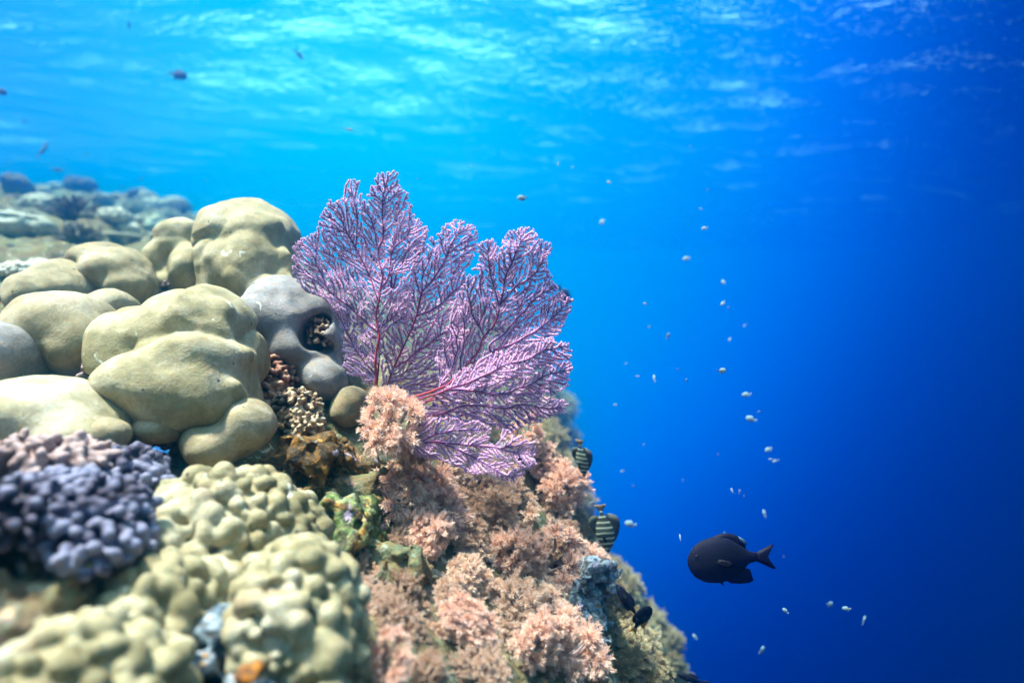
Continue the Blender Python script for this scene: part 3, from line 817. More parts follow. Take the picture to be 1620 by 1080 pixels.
# ------------------------------------------------------------------ purple sea fan
def inside(P, poly):
    x, y = P[:, 0], P[:, 1]; c = np.zeros(len(P), bool)
    n = len(poly)
    for i in range(n):
        x0, y0 = poly[i]; x1, y1 = poly[(i + 1) % n]
        m = ((y0 > y) != (y1 > y)) & (x < (x1 - x0) * (y - y0) / (y1 - y0 + 1e-9) + x0)
        c ^= m
    return c
def grow(poly, stems, root, seed, sp=3.5, reach=8.0):
    """least-effort tree over scattered points: branches run outward side by side and join the stems"""
    import heapq
    rg = np.random.default_rng(seed)
    poly = np.array(poly, float); lo, hi = poly.min(0) - 2, poly.max(0) + 2
    N = []; first = []
    for s in stems:
        s = np.array(s, float); first.append(len(N))
        for i in range(len(s) - 1):
            m = max(1, int(np.linalg.norm(s[i + 1] - s[i]) / 4.0))
            for j in range(m):
                q = s[i] + (s[i + 1] - s[i]) * (j / m)
                q = q + 5 * np.array([float(vnoise(np.array([[q[0], q[1], 3.]]), .03, seed)[0]), float(vnoise(np.array([[q[0], q[1], 9.]]), .03, seed)[0])]) * min(1, np.linalg.norm(q - stems[0][0]) / 60)
                N.append(q)
    ns = len(N)
    cell = sp; grid = {}
    def near(q, r, k=1):
        cx, cy = int(q[0] // cell), int(q[1] // cell)
        for a in range(cx - k, cx + k + 1):
            for b in range(cy - k, cy + k + 1):
                for i in grid.get((a, b), ()):
                    if (N[i][0] - q[0]) ** 2 + (N[i][1] - q[1]) ** 2 < r * r: yield i
    for i, q in enumerate(N): grid.setdefault((int(q[0] // cell), int(q[1] // cell)), []).append(i)
    C = lo + rg.random((int((hi - lo).prod() * .28), 2)) * (hi - lo)
    edge = C + 6 * np.stack([vnoise(np.c_[C, C[:, 0] * 0], .055, seed), vnoise(np.c_[C, C[:, 0] * 0], .055, seed + 5)], 1)
    C = C[inside(edge, poly)]
    gap = vnoise(np.c_[C, C[:, 0] * 0], .028, seed + 50) + .35 * vnoise(np.c_[C, C[:, 0] * 0], .08, seed + 51)
    C = C[gap < .78]
    for q in C:
        if any(True for _ in near(q, sp)): continue
        N.append(q); grid.setdefault((int(q[0] // cell), int(q[1] // cell)), []).append(len(N) - 1)
    n = len(N); N = np.array(N)
    dist = np.full(n, 1e18); par = np.full(n, -1)
    dist[0] = 0; hp = [(0.0, 0)]
    nxt = {}
    for k in range(len(first)):
        e = first[k + 1] if k + 1 < len(first) else ns
        for i in range(first[k], e - 1): nxt.setdefault(i, []).append(i + 1)
        if k:
            j = int(np.argmin(np.linalg.norm(N[:first[k]] - N[first[k]], axis=1)))
            nxt.setdefault(j, []).append(first[k])
    done = np.zeros(n, bool)
    # the stems come first and are cheap to travel along
    order = [0]
    while order:
        i = order.pop()
        for j in nxt.get(i, []):
            dist[j] = dist[i] + .72 * np.linalg.norm(N[i] - N[j]); par[j] = i; order.append(j)
    hp = [(dist[i], i) for i in range(ns) if dist[i] < 1e17]; heapq.heapify(hp)
    jit = rg.uniform(.85, 1.25, n)
    while hp:
        d, i = heapq.heappop(hp)
        if done[i]: continue
        done[i] = True
        pi = par[i]
        for j in near(N[i], reach, 3):
            if j < ns or done[j]: continue
            v = N[j] - N[i]; L_ = math.hypot(*v)
            if L_ < 1e-6: continue
            turn = 0
            if pi >= 0 and i >= ns:
                w = N[i] - N[pi]; c = (v @ w) / (L_ * math.hypot(*w) + 1e-9)
                turn = max(0, .85 - c) * 3.0
            nd = d + L_ ** 1.35 / 2.2 * jit[j] + turn
            if nd < dist[j]: dist[j] = nd; par[j] = i; heapq.heappush(hp, (nd, j))
    ok = dist < 1e17
    mp = -np.ones(n, int); order = np.argsort(dist, kind='stable'); order = order[ok[order]]
    mp[order] = np.arange(len(order))
    N2 = N[order]; p2 = np.array([mp[par[i]] if par[i] >= 0 else -1 for i in order])
    cnt = np.zeros(len(N2)); has = np.zeros(len(N2), bool); has[p2[p2 >= 0]] = True
    cnt[~has] = 1
    for i in range(len(N2) - 1, 0, -1):
        if p2[i] >= 0: cnt[p2[i]] += cnt[i]
    # straighten the paths a little
    best = -np.ones(len(N2), int); bc = np.zeros(len(N2))
    for i in range(1, len(N2)):
        if p2[i] >= 0 and cnt[i] > bc[p2[i]]: bc[p2[i]] = cnt[i]; best[p2[i]] = i
    for _ in range(2):
        m = (best >= 0) & (p2 >= 0)
        A = N2.copy(); A[m] = .5 * N2[m] + .25 * N2[best[m]] + .25 * N2[p2[m]]; N2 = A
    return N2, p2, cnt
def cc(pts): return [(430 + a * .4907, 250 + b * .4907) for a, b in pts]
FAN = [
 (cc([(60,285),(55,350),(105,430),(195,475),(225,560),(225,640),(255,700),(320,740),(360,640),(350,560),(440,540),(455,380),(490,290),(500,215),(450,180),(435,110),(400,45),(340,55),(300,110),(268,145),(278,80),(245,68),(220,130),(185,130),(150,200),(135,240),(90,260)]),
  [cc([(330,790),(335,680),(340,560),(348,440),(345,330),(350,230),(365,110)]), cc([(348,470),(300,350),(240,240)]), cc([(345,400),(255,340),(150,300)]), cc([(348,420),(400,300),(440,230)]), cc([(335,700),(260,600),(240,560)]), cc([(340,560),(250,480),(200,440)])],
  cc([(335,760)])[0], 1.22, .00006, 'tall left blade'),
 (cc([(350,760),(352,600),(385,480),(440,400),(455,300),(500,218),(530,240),(555,205),(600,193),(650,213),(668,250),(652,310),(622,360),(640,440),(640,500),(620,600),(560,740),(480,780),(400,800)]),
  [cc([(330,800),(385,710),(425,620),(470,510),(485,430),(550,340),(600,240)]), cc([(480,440),(460,360),(480,290)]), cc([(430,620),(370,560),(380,500)]), cc([(470,510),(560,450),(620,400)]), cc([(400,680),(500,600),(590,540)])],
  cc([(360,780)])[0], 1.25, .0001, 'middle blade'),
 (cc([(600,420),(640,360),(668,330),(663,270),(710,252),(737,285),(762,240),(800,215),(842,232),(868,255),(905,285),(890,330),(908,400),(930,430),(978,458),(965,500),(935,560),(900,610),(850,640),(780,680),(700,730),(620,770),(540,770),(520,660),(560,540)]),
  [cc([(340,800),(440,770),(570,740),(640,670),(690,580),(735,480),(765,380),(800,260)]), cc([(735,480),(705,380),(700,290)]), cc([(740,470),(830,380),(880,320)]), cc([(690,580),(640,500),(630,440)]), cc([(640,670),(760,600),(850,560),(950,480)]), cc([(700,620),(810,500),(880,430)])],
  cc([(480,800)])[0], 1.20, -.00008, 'right blade'),
 (cc([(520,800),(560,730),(640,660),(760,610),(860,590),(920,590),(962,590),(965,650),(960,720),(905,765),(952,795),(945,822),(850,850),(760,885),(640,860),(520,850),(440,810)]),
  [cc([(345,805),(450,790),(560,740),(700,690),(820,640),(940,610)]), cc([(560,740),(700,760),(820,740),(940,680)]), cc([(480,840),(640,800),(790,800),(940,805)]), cc([(400,800),(480,840)])],
  cc([(380,820)])[0], 1.17, -.00016, 'lower right blade'),
 (cc([(440,840),(540,835),(660,850),(760,880),(850,925),(858,970),(825,1010),(775,1048),(700,1022),(600,1005),(520,970),(440,950)]),
  [cc([(345,810),(380,880),(430,930),(540,920),(680,930),(840,950)]), cc([(540,920),(640,960),(780,1030)]), cc([(480,925),(580,870),(720,880)])],
  cc([(350,900)])[0], 1.14, -.0002, 'lowest blade'),
]
def fan():
    root = empty('sea_fan', px(597, 700, 1.27))
    tag(root, 'large purple lilac sea fan with dark red stems spreading over the soft corals', 'sea fan')
    loc = np.array(root.location)
    base = px(597, 668, 1.25)
    layers = [(*f, 0) for f in FAN] + [(FAN[i][0], FAN[i][1], FAN[i][2], FAN[i][3] + .03, FAN[i][4], FAN[i][5], 1) for i in (0, 1, 2, 3)]
    for bi, (poly, stems, rt, Y0, slope, nm, back) in enumerate(layers):
        if back:                                                       # a second, looser sheet of blades close behind
            cpt = np.mean(poly, 0); poly = [tuple(cpt + (np.array(p) - cpt) * .93 + (4, 6)) for p in poly]
            stems = [[tuple(cpt + (np.array(p) - cpt) * .93 + (9 + 3 * bi, 4)) for p in s] for s in stems]; stems = [[p for p in s if inside(np.array([p]), poly)[0]] for s in stems]; stems[0] = [rt] + stems[0][1:]; stems = [s for s in stems if len(s) > 1]
        N, par, cnt = grow(poly, stems, rt, 500 + bi, 5.2 if back else 3.8, 11 if back else 8.4)
        r = np.hypot(N[:, 0] - 597, N[:, 1] - 650)
        w3 = np.c_[N, N[:, 0] * 0]
        Yd = Y0 + slope * r + .020 * vnoise(w3, .013, 70 + bi) + .006 * vnoise(w3, .06, 80 + bi)
        t = np.clip(1 - r / 90, 0, 1) ** 1.5
        Yd = Yd * (1 - t) + 1.25 * t
        P = np.stack([(N[:, 0] - 810) / FPX * Yd, Yd, (540 - N[:, 1]) / FPX * Yd], 1) - loc
        m = par >= 0
        rad = .00031 * cnt ** .33
        rad = np.minimum(rad, .0065)
        rad[par < 0] = rad.max()
        rc = np.minimum(rad[par[m]], rad[m] * 1.5)
        V, F = tubes(P[par[m]], P[m], rc, rad[m], 5)
        thick = np.clip((rad - .0006) / .006, 0, 1)
        th = np.repeat(np.stack([thick[par[m]], thick[m]], 1), 5, axis=1).ravel()
        b = obj('branches', mesh_np('branches', V, F, attrs={'thick': th}), M['fanb'], root)
        rg = np.random.default_rng(bi)
        S0, S1 = P[par[m]], P[m]
        ok = rad[m] < .0015
        S0, S1, rr = S0[ok], S1[ok], rad[m][ok]
        d = S1 - S0; d /= np.linalg.norm(d, axis=1)[:, None] + 1e-12
        side = np.cross(d, [[0, 1, 0]]); side /= np.linalg.norm(side, axis=1)[:, None] + 1e-9
        SP, SD, LN = [], [], []
        for q in range(16):
            f = rg.random((len(S0), 1)); sg = 1 if q % 2 else -1
            s_ = side * sg + rg.normal(0, .35, S0.shape) + d * .35 + np.array([0, .45, 0])
            SP.append(S0 + (S1 - S0) * f + side * sg * rr[:, None] * .6 + np.array([0, .0007, 0])); SD.append(s_); LN.append(rg.uniform(.0022, .0040, len(S0)))
        V, F = spikes(np.concatenate(SP), np.concatenate(SD), np.concatenate(LN), .0014)
        obj('polyps', mesh_np('polyps', V, F, False, attrs={'tip': np.tile([.3, .3, .3, 1.], len(V) // 4)}), M['fanp'], root)
        print('fan', nm, len(N), len(V))
fan()

# ------------------------------------------------------------------ hazy reef beyond
def proto_head(kind, seed):
    rg = np.random.default_rng(seed)
    if kind == 'boulder':
        pr = [(np.array([rg.uniform(-.5, .5), rg.uniform(-.5, .5), rg.uniform(-.2, .4)]), np.array([rg.uniform(.4, .7)] * 2 + [rg.uniform(.35, .6)])) for _ in range(4)]
        V, F = blob(pr, .05, .1, .05, 2, seed, None, .1, 2.2)
        return mesh_np('coral_head', V, F)
    if kind == 'knobs':
        pr = [(np.zeros(3), np.array([.8, .8, .55]))]
        d, _ = fib(120, seed)
        for e in d[d[:, 2] > -.3]: pr.append((e * np.array([.85, .85, .6]), np.full(3, rg.uniform(.12, .2))))
        V, F = blob(pr, .045, .03, .02, 4, seed)
        return mesh_np('coral_head', V, F)
    if kind == 'table':
        pr = [((0, 0, -.6), (0, 0, .1), .18, .25), (np.array([0, 0, .25]), np.array([1.0, .9, .12])), (np.array([.3, .3, .1]), np.array([.7, .6, .1]))]
        V, F = blob(pr, .05, .08, .06, 3, seed)
        return mesh_np('coral_head', V, F)
    if kind == 'bush':
        pr = [(np.zeros(3), np.array([.55, .55, .4]))]
        d, _ = fib(150, seed)
        for e in d[d[:, 2] > -.4]: pr.append((e * .3, e * np.array([1, 1, .8]) * rg.uniform(.85, 1.1), .06, .05))
        V, F = blob(pr, .035, .02, .01, 6, seed)
        return mesh_np('coral_head', V, F)
HEADS = {k: [proto_head(k, 200 + 10 * i + j) for j in range(2)] for i, k in enumerate(('boulder', 'knobs', 'table', 'bush'))}
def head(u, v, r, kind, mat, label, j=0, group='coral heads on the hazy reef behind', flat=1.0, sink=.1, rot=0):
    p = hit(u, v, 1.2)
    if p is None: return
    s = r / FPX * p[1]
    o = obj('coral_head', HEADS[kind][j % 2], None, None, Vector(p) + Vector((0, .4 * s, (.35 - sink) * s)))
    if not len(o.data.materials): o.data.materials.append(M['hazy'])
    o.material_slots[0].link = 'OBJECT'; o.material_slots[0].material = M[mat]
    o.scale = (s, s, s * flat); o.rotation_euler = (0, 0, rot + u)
    tag(o, label, 'coral', group)
    return o
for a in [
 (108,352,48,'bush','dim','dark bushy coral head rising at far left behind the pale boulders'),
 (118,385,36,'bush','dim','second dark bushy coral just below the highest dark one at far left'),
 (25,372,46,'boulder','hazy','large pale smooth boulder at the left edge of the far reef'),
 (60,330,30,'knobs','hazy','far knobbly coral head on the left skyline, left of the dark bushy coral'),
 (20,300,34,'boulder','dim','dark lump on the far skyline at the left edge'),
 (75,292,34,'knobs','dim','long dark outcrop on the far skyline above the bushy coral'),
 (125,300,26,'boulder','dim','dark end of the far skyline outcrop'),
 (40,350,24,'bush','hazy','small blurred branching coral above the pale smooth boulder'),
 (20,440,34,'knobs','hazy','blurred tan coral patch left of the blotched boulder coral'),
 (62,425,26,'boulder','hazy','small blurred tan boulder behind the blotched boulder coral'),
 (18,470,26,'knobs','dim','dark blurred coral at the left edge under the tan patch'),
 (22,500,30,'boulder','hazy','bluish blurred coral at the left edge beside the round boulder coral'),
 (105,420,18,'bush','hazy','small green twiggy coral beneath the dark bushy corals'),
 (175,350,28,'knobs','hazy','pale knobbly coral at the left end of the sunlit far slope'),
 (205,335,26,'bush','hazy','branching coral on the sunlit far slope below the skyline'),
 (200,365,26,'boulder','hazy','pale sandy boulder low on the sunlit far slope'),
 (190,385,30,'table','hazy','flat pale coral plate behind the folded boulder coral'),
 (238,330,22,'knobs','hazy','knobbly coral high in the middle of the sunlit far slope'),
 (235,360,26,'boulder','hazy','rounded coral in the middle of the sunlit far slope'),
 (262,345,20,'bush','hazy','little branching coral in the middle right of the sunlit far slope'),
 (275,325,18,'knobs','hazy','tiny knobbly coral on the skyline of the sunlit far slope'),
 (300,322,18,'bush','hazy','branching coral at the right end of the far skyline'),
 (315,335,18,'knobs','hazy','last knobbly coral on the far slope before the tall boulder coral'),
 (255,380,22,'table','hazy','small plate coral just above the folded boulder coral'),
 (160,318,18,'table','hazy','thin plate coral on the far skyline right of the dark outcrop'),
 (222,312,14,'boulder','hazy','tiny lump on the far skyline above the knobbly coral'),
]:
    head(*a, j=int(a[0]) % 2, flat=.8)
# many smaller heads that make up the broken far reef flat
rg = np.random.default_rng(5)
n = 0
while n < 100:
    u, v = rg.uniform(-60, 345), rg.uniform(285, 410)
    p = hit(u, v, 1.6)
    if p is None or p[1] < 3.0: n += .2; continue
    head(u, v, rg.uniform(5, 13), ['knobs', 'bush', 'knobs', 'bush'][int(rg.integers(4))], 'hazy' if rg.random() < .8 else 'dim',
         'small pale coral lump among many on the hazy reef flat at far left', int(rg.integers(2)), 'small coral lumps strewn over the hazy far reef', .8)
    n += 1
# hazy soft corals on the wall below and behind the fan
for i, (u, v, r, lab) in enumerate([
 (868,700,34,'hazy blue green soft coral behind the sea fan, just above the upper striped fish'),
 (885,750,34,'hazy soft coral on the wall left of the upper striped fish'),
 (880,800,30,'hazy soft coral behind the reaching edge coral'),
 (905,845,34,'hazy soft coral left of the lower striped fish'),
 (930,880,26,'hazy soft coral directly under the lower striped fish'),
 (890,650,28,'faint bluish soft coral behind the right tips of the sea fan'),
 (1010,940,26,'teal soft coral on the rim beside the dark fish pair'),
 (1035,985,30,'teal soft coral right of the second dark fish'),
 (1045,1025,34,'teal soft coral low on the far rim'),
 (1065,1060,30,'last teal soft coral above the fish at the bottom edge'),
 (1000,1000,26,'teal soft coral left of the low far rim'),
 (1030,1070,32,'teal soft coral at the bottom right end of the reef'),
 (905,700,26,'small faint soft coral between the sea fan tips and the upper striped fish'),
 (860,735,26,'hazy soft coral tucked behind the small peach one on the edge'),
 (925,800,28,'faint soft coral clump between the two striped fish'),
 (898,790,24,'hazy tuft left between the two striped fish'),
 (955,905,22,'hazy tuft behind the small beige soft coral on the rim'),
 (985,935,22,'hazy tuft behind the tilted oval fish'),
 (1060,1000,26,'outermost faint soft coral to the right of the reef rim'),
 (1010,970,24,'hazy tuft behind the fish with the orange patch'),
 (1078,1040,26,'faint outer soft coral near the bottom edge'),
 (1055,1045,26,'teal tuft above the last teal soft coral')]):
    soft(u, v, r * 1.15, lab, 'beige', i, group='hazy soft corals further along the wall', lift=.2)

# ------------------------------------------------------------------ fish
def mat_fish(name, base, belly, rough=.4, stripes=None):
    m = Mat(name); co = m.coord()
    sx = m.n('ShaderNodeSeparateXYZ'); m.l(co, sx.inputs[0])
    zz = m.math('ADD', m.math('MULTIPLY', sx.outputs[2], 2.2), .5, True)
    c = m.mix(zz, belly, base)
    sc = m.voro(70)
    c = m.mix(m.math('MULTIPLY', sc, .4), c, tuple(x * .5 for x in base))
    if stripes:
        nz = m.noise(3, 2, .5, co)
        bend = m.math('ADD', sx.outputs[0], m.math('ADD', m.math('MULTIPLY', nz, .05), m.math('MULTIPLY', m.math('POWER', m.math('ABSOLUTE', sx.outputs[2]), 2.0), -.35)))
        w = m.math('SINE', m.math('MULTIPLY', bend, stripes['freq']))
        f = m.math('GREATER_THAN', w, stripes['thr'])
        w2 = m.math('GREATER_THAN', m.math('SINE', m.math('MULTIPLY', bend, stripes['freq'] * 3)), .72)
        c = m.mix(m.math('MULTIPLY', w2, .35), c, stripes['c'])
        c = m.mix(m.math('MULTIPLY', f, .9), c, stripes['c'])
    return m.done(m.bsdf(c, .6, m.bump(sc, .3, .004), .12))
M['fish_dark'] = mat_fish('dark_fish_skin', (.004, .006, .014), (.008, .011, .022))
M['fish_fin'] = mat_fish('dark_fin', (.004, .005, .011), (.004, .005, .011), .6)
M['fish_tang'] = mat_fish('striped_fish_skin', (.015, .017, .016), (.02, .02, .018), .45, dict(freq=50, thr=.78, c=(.72, .84, .62)))
M['fish_tangfin'] = mat_fish('striped_fin', (.02, .022, .02), (.02, .022, .02), .55, dict(freq=150, thr=.70, c=(.16, .20, .17)))
M['fish_tail'] = mat_fish('tawny_tail', (.30, .22, .12), (.30, .22, .12), .6)
M['fish_blue'] = mat_fish('blue_fish_skin', (.02, .16, .45), (.04, .25, .55))
M['fish_orange'] = mat_fish('orange_patch', (.75, .28, .03), (.75, .30, .05))
M['fish_haze'] = mat_fish('pale_blue_fin_edge', (.05, .11, .17), (.05, .11, .17), .7)
M['fish_pale'] = mat_fish('pale_fish_skin', (.26, .42, .48), (.45, .60, .64))
M['fish_grey'] = mat_fish('slate_fish_skin', (.05, .08, .11), (.10, .13, .16))
def eye_mat():
    m = Mat('fish_eye'); return m.done(m.bsdf((.01, .01, .012), .15, None, .5))
M['eye'] = eye_mat()

def body_mesh(top, bot, wid, n=28, ring=16):
    """unit length body, head at +X .5; top/bot/wid are lists of (t, value) with t from snout 0 to tail 1"""
    def it(l, t): return np.interp(t, [a for a, b in l], [b for a, b in l])
    t = (1 - np.cos(np.linspace(0, math.pi, n))) / 2 * .6 + np.linspace(0, 1, n) * .4
    def sm(l):
        tt = np.linspace(-.08, .08, 9)
        return np.mean([it(l, np.clip(t + q * (.3 + .7 * np.sin(np.pi * t)), 0, 1)) for q in tt * .5], 0)
    T, B, W = sm(top), sm(bot), sm(wid)
    th = np.arange(ring) * 2 * math.pi / ring
    V = []
    for i in range(n):
        zc = (T[i] + B[i]) / 2; hz = (T[i] - B[i]) / 2
        V.append(np.stack([np.full(ring, .5 - t[i]), W[i] * np.cos(th) * np.abs(np.cos(th)) ** .15, zc + hz * np.sin(th)], 1))
    V = np.concatenate(V); F = []
    for i in range(n - 1):
        for j in range(ring):
            k = (j + 1) % ring
            F.append((i * ring + j, i * ring + k, (i + 1) * ring + k, (i + 1) * ring + j))
    V = np.concatenate([V, [[.5 + .004, 0, (T[0] + B[0]) / 2], [-.5, 0, (T[-1] + B[-1]) / 2]]])
    a, b = len(V) - 2, len(V) - 1
    T3 = [(a, (j + 1) % ring, j) for j in range(ring)] + [(b, (n - 1) * ring + j, (n - 1) * ring + (j + 1) % ring) for j in range(ring)]
    return V, [np.array(F), np.array(T3)]
def fin_mesh(outline, thick=.006, cy=0, skew=0):
    """outline in the x-z plane, thin towards its rim"""
    P = np.array(outline, float); n = len(P); c = P.mean(0)
    inner = c + (P - c) * .55
    V = []
    for s_ in (1, -1):
        V += [(x, cy + s_ * thick, z) for x, z in inner]
    V += [(x, cy, z) for x, z in P]
    V += [(c[0], cy + thick, c[1]), (c[0], cy - thick, c[1])]
    F4, F3 = [], []
    for i in range(n):
        j = (i + 1) % n
        F4.append((i, 2 * n + i, 2 * n + j, j)); F4.append((n + j, 2 * n + j, 2 * n + i, n + i))
        F3.append((3 * n, i, j)); F3.append((3 * n + 1, n + j, n + i))
    V = np.array(V, float)
    if skew: V[:, 1] += skew * (V[:, 0] - P[:, 0].max())
    return V, [np.array(F4), np.array(F3)]
SHAPES = {
 'damsel': dict(top=[(0,.03),(.02,.09),(.08,.18),(.20,.265),(.40,.31),(.58,.29),(.76,.19),(.88,.09),(1,.06)],
                bot=[(0,-.04),(.02,-.12),(.09,-.22),(.24,-.30),(.45,-.32),(.62,-.28),(.8,-.16),(.88,-.08),(1,-.055)],
                wid=[(0,.01),(.1,.07),(.3,.11),(.5,.11),(.75,.055),(.9,.022),(1,.012)],
                tail=[(-.47,.055),(-.58,.10),(-.72,.16),(-.76,.155),(-.70,.06),(-.665,.0),(-.70,-.07),(-.77,-.17),(-.73,-.175),(-.58,-.10),(-.47,-.05)],
                dorsal=[(.22,.24),(.12,.31),(0,.345),(-.14,.34),(-.24,.30),(-.33,.22),(-.35,.13),(-.28,.12),(-.1,.20),(.1,.24)],
                anal=[(.0,-.27),(-.1,-.33),(-.24,-.345),(-.36,-.34),(-.43,-.31),(-.39,-.16),(-.28,-.12),(-.1,-.20)],
                pect=[(.16,-.02),(.10,.03),(-.02,.01),(-.08,-.05),(-.02,-.08),(.1,-.06)], pel=[(.16,-.22),(.08,-.30),(.0,-.36),(.02,-.27),(.08,-.22)]),
 'tang': dict(top=[(0,.0),(.05,.04),(.14,.11),(.28,.19),(.48,.23),(.68,.19),(.84,.10),(.93,.04),(1,.035)],
                bot=[(0,-.02),(.05,-.05),(.14,-.11),(.28,-.18),(.48,-.22),(.68,-.185),(.84,-.10),(.93,-.04),(1,-.035)],
                wid=[(0,.012),(.1,.045),(.3,.075),(.5,.075),(.78,.04),(.92,.018),(1,.01)],
                tail=[(-.48,.035),(-.56,.08),(-.63,.14),(-.66,.13),(-.645,.0),(-.66,-.13),(-.63,-.14),(-.56,-.08),(-.48,-.035)],
                dorsal=[(.28,.14),(.2,.22),(.05,.31),(-.12,.37),(-.28,.38),(-.38,.31),(-.43,.18),(-.42,.08),(-.34,.10),(-.15,.17),(.1,.19)],
                anal=[(.10,-.18),(0,-.26),(-.14,-.32),(-.28,-.34),(-.37,-.28),(-.42,-.17),(-.41,-.08),(-.34,-.10),(-.15,-.16)],
                pect=[(.24,-.01),(.18,.03),(.06,.01),(.02,-.03),(.08,-.05),(.18,-.04)], pel=[(.2,-.14),(.12,-.20),(.06,-.24),(.08,-.17)]),
 'slim': dict(top=[(0,.0),(.06,.05),(.2,.11),(.4,.14),(.65,.11),(.85,.05),(1,.03)],
                bot=[(0,-.01),(.06,-.06),(.2,-.12),(.4,-.15),(.65,-.11),(.85,-.05),(1,-.03)],
                wid=[(0,.01),(.15,.06),(.4,.08),(.7,.05),(.9,.02),(1,.01)],
                tail=[(-.47,.03),(-.6,.11),(-.70,.16),(-.66,.05),(-.63,0),(-.66,-.05),(-.70,-.16),(-.6,-.11),(-.47,-.03)],
                dorsal=[(.18,.12),(.05,.19),(-.15,.18),(-.3,.11),(-.26,.07),(-.05,.11)],
                anal=[(.0,-.12),(-.12,-.18),(-.28,-.13),(-.28,-.07),(-.1,-.10)],
                pect=[(.2,-.01),(.12,.02),(.04,-.02),(.1,-.05)], pel=[(.16,-.12),(.1,-.18),(.06,-.14)]),
}
FISHMESH = {}
def fish_parts(shape):
    if shape in FISHMESH: return FISHMESH[shape]
    S = SHAPES[shape]; P = {}
    V, F = body_mesh(S['top'], S['bot'], S['wid']); P['body'] = [mesh_np('body', V, F)]
    P['tail_fin'] = [mesh_np('tail_fin', *fin_mesh(S['tail'], .008))]
    P['dorsal_fin'] = [mesh_np('dorsal_fin', *fin_mesh(S['dorsal'], .012))]
    P['anal_fin'] = [mesh_np('anal_fin', *fin_mesh(S['anal'], .012))]
    w = np.interp(.34, [a for a, b in S['wid']], [b for a, b in S['wid']])
    P['pectoral_fin'] = []; P['eye'] = []
    for sd_ in (1, -1):
        V, F = fin_mesh(S['pect'], .004, 0)
        V = V.copy(); x0 = V[:, 0].max(); V[:, 1] += sd_ * (w + (x0 - V[:, 0]) * .45)
        P['pectoral_fin'].append(mesh_np('pectoral_fin', V, F))
        xe = .39 if shape != 'tang' else .36; te = .5 - xe
        ze = np.interp(te, [a for a, b in S['top']], [b for a, b in S['top']]) * .35
        we = np.interp(te, [a for a, b in S['wid']], [b for a, b in S['wid']])
        d, _ = fib(10, 1)
        th = np.linspace(0, math.pi, 9)[:, None]; ph = np.linspace(0, 2 * math.pi, 15)[None, :-1]
        r = .024
        E = np.stack([(r * np.sin(th) * np.cos(ph)).ravel() + xe, (r * .7 * np.sin(th) * np.sin(ph)).ravel() + sd_ * we * .86, (r * np.cos(th) * np.ones_like(ph)).ravel() + ze], 1)
        Fe = np.array([(i * 14 + j, i * 14 + (j + 1) % 14, (i + 1) * 14 + (j + 1) % 14, (i + 1) * 14 + j) for i in range(8) for j in range(14)])
        P['eye'].append(mesh_np('eye', E, Fe))
    P['pelvic_fin'] = [mesh_np('pelvic_fin', *fin_mesh(S['pel'], .006))]
    FISHMESH[shape] = P
    return P
def fish(u, v, Y, length, heading, back, label, shape='damsel', mats=None, cat='fish', group=None, name='reef_fish', full=True, sy=1.0):
    """heading and back are world directions; length in metres (snout to tail root)"""
    t = empty(name, px(u, v, Y))
    x = Vector(heading).normalized(); z = Vector(back); z = (z - x * z.dot(x)).normalized(); y = z.cross(x)
    t.rotation_euler = Matrix((x, y, z)).transposed().to_euler()
    t.scale = (length, length * sy, length)
    tag(t, label, cat, group)
    mats = mats or {}
    P = fish_parts(shape)
    for k, ms in P.items():
        if not full and k in ('eye', 'pectoral_fin', 'pelvic_fin'): continue
        for me in ms:
            o = obj(k, me, None, t)
            if not len(me.materials): me.materials.append(M['fish_dark'])
            o.material_slots[0].link = 'OBJECT'
            o.material_slots[0].material = M['eye'] if k == 'eye' else M[mats.get(k, mats.get('fin' if k != 'body' else 'body', 'fish_fin' if k != 'body' else 'fish_dark'))]
    return t
tm = dict(body='fish_tang', fin='fish_fin', dorsal_fin='fish_tangfin', anal_fin='fish_tangfin', tail_fin='fish_tail')
fish(921,729,.95,.049,(.16,.25,-1),(.9,-.75,0),'upper of the two striped fish diving head down beside the reef edge','tang',tm,name='striped_fish',group='striped fish diving along the wall')
fish(957,841,.95,.061,(.20,.1,-1),(1,-.28,.1),'lower and rounder striped fish, head down, lined fin spread, above the soft coral rim','tang',tm,name='striped_fish',group='striped fish diving along the wall')
f = fish(1143,884,1.15,.122,(-1,-.12,-.02),(0,.1,1),'large near black fish swimming left alone in the open blue water','damsel',dict(dorsal_fin='fish_fin'),name='dark_fish')
we = fin_mesh([(-.24, .30), (-.33, .25), (-.37, .19), (-.34, .15), (-.28, .22)], .014)
edge = obj('fin_edge', mesh_np('fin_edge', *we), M['fish_haze'], f)
edge['label'] = 'faint pale blue rear edge of the dorsal fin'
fish(991,948,1.10,.058,(-.55,.1,.83),(.8,.3,.5),'dark oval fish tilted over the beige soft corals at the rim','slim',None,name='dark_fish',sy=1.1)
fish(1016,975,1.10,.044,(.45,-.2,.85),(-.8,-.3,.5),'dark fish with an orange patch, right below the tilted oval one','damsel',dict(tail_fin='fish_orange',anal_fin='fish_orange'),name='dark_fish')
fish(1092,1072,1.6,.062,(-1,.2,.25),(.1,0,1),'dark fish half cut by the bottom edge at the foot of the reef','slim',None,name='dark_fish')
fish(247,713,.93,.030,(-1,.2,.1),(0,0,1),'tiny blue fish hiding in the dark gap under the big boulder coral','slim',dict(body='fish_blue',fin='fish_blue'),name='blue_fish')
fish(893,467,2.4,.060,(.6,.3,-.8),(.7,0,.6),'bluish fish peeping out behind the right tips of the sea fan','damsel',dict(body='fish_grey',fin='fish_grey'),name='grey_fish')
fish(825,313,1.6,.020,(-1,.1,0),(0,0,1),'small two toned pale fish floating above the sea fan','damsel',dict(body='fish_pale',fin='fish_grey'),name='pale_fish')
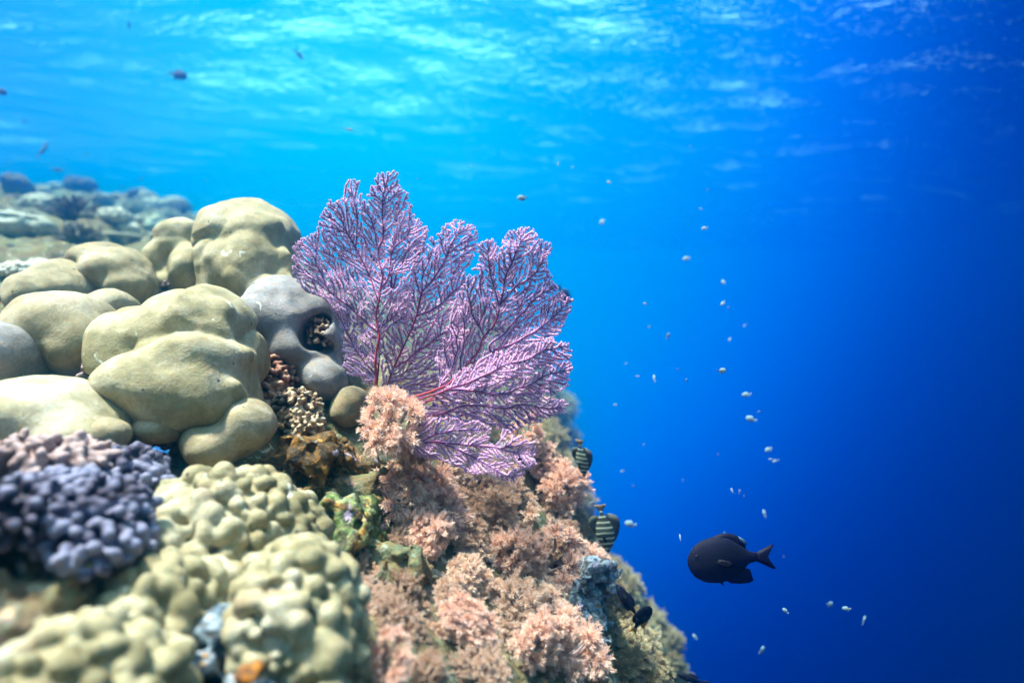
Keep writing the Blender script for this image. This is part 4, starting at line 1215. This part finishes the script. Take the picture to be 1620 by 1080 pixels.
fish(1143,586,1.4,.016,(1,.1,0),(0,0,1),'brightest pale fish right of the sea fan in mid water','damsel',dict(body='fish_pale',fin='fish_pale',tail_fin='fish_grey'),name='pale_fish')
G1 = 'dark fish over the far reef'
gm = dict(body='fish_grey', fin='fish_grey')
for u, v, Y, ln, hx, hz, sh, lab in [
 (284,119,3.4,.072,1,-.12,'damsel','biggest distant fish at upper left, swimming right'),
 (474,88,3.6,.058,.7,-.75,'slim','distant fish pointing down to the right near the bright surface patch'),
 (204,40,3.6,.036,.1,-1,'slim','distant little fish hanging upright near the top left'),
 (2,145,3.0,.045,1,-.3,'damsel','fish cut by the left edge of the photo'),
 (68,238,3.4,.068,.5,.8,'slim','blurred dark fish above the left skyline outcrop'),
 (72,228,3.9,.045,-1,-.1,'slim','fish right behind the blurred dark one above the left skyline'),
 (136,243,3.8,.028,-1,.2,'slim','small dark fish right of the blurred pair above the left skyline'),
 (40,191,4.2,.036,1,.2,'slim','faint fish in open water at far left, below the edge fish'),
 (72,161,4.4,.030,1,.3,'slim','faint upper fish of the loose trio at far left'),
 (33,222,4.4,.028,-1,.2,'slim','faintest fish near the left edge above the outcrop'),
 (92,269,4.0,.060,1,-.06,'slim','flat dark fish gliding right over the left skyline outcrop'),
 (194,297,4.0,.024,.8,-.5,'slim','tiny dark fish above the sunlit far slope, left one'),
 (224,283,4.0,.026,1,.1,'slim','tiny dark fish highest above the sunlit far slope'),
 (217,303,4.0,.024,-1,.2,'slim','tiny dark fish lowest over the sunlit far slope'),
 (326,286,4.2,.018,1,-.6,'slim','tiny fish above the tallest boulder coral'),
 (118,196,4.6,.020,1,.2,'slim','faint speck of a fish in the middle of the far left water')]:
    fish(u, v, Y, ln, (hx, .25, hz), (0 if abs(hz) < .7 else 1, 0, 1 if abs(hz) < .7 else .2), lab, sh, gm, group=G1, name='small_fish', full=ln > .035)
# pale little fish and drifting specks out in the blue
G2 = 'pale little fish drifting in the blue water'
pm = dict(body='fish_pale', fin='fish_pale')
PALE = [(553,205,7,'pale oval drifter just under the bright surface patch'),(952,351,7,'white drifter right of and above the sea fan'),(883,259,5,''),(963,288,4,''),(935,181,3,''),(1085,409,6,'pale little fish upper right of the sea fan'),
 (1114,361,5,''),(1144,446,6,'upper fish of the pale pair right of the sea fan'),(1143,480,5,'lower fish of the pale pair right of the sea fan'),(1152,486,3,''),(1057,531,6,''),(1035,598,8,'faint larger pale fish right of the sea fan middle'),(1008,595,4,''),(1072,584,4,''),(1086,601,5,''),
 (1180,624,7,'uppermost pale fish of the descending chain at right'),(1187,662,8,'largest pale fish of the descending chain at right'),(1201,651,4,''),(1215,711,6,''),(1219,726,4,''),(1226,729,6,''),(1136,719,4,''),(1158,775,4,''),(1170,777,5,''),(1177,784,3,''),
 (1209,811,6,'pale fish above the large dark fish'),(1076,849,7,'pale fish left of the large dark fish'),(996,828,9,'faint pale fish right of the lower striped fish'),(935,795,6,'pale speck over the tail of the lower striped fish'),(1146,843,4,'pale speck above the back of the large dark fish'),
 (1314,955,7,'leftmost pale fish of the trio at lower right'),(1338,962,6,'middle pale fish of the trio at lower right'),(1367,980,9,'rightmost and brightest pale fish of the trio at lower right'),(1206,1027,8,'bright pale fish alone at the bottom right of the reef'),(1242,965,5,''),(1099,1006,5,''),(999,905,5,''),
 (1178,515,4,''),(1154,537,4,''),(990,575,3,''),(1020,480,3,''),(745,262,3,''),(905,265,3,''),(1108,330,3,''),(1027,517,3,''),(973,640,3,''),(1018,703,3,''),(1080,760,3,''),(1002,768,3,''),(984,745,3,''),(1240,880,3,''),(660,283,2.5,''),(878,293,2.5,''),(1093,232,3,''),(1120,300,3,'')]
rg = np.random.default_rng(8)
for u, v, r, lab in PALE:
    Y = rg.uniform(1.5, 2.2)
    big = bool(lab)
    fish(u, v, Y, 1.15 * r / FPX * Y * 1.5, (rg.uniform(-1, 1), .4, rg.uniform(-.6, .6)), (0, 0, 1), lab or 'tiny pale speck like fish scattered in the blue water right of and above the reef', 'damsel' if rg.random() < .5 else 'slim',
         pm, group=G2 if lab else 'tiny pale specks in the blue water', name='pale_fish', full=False)
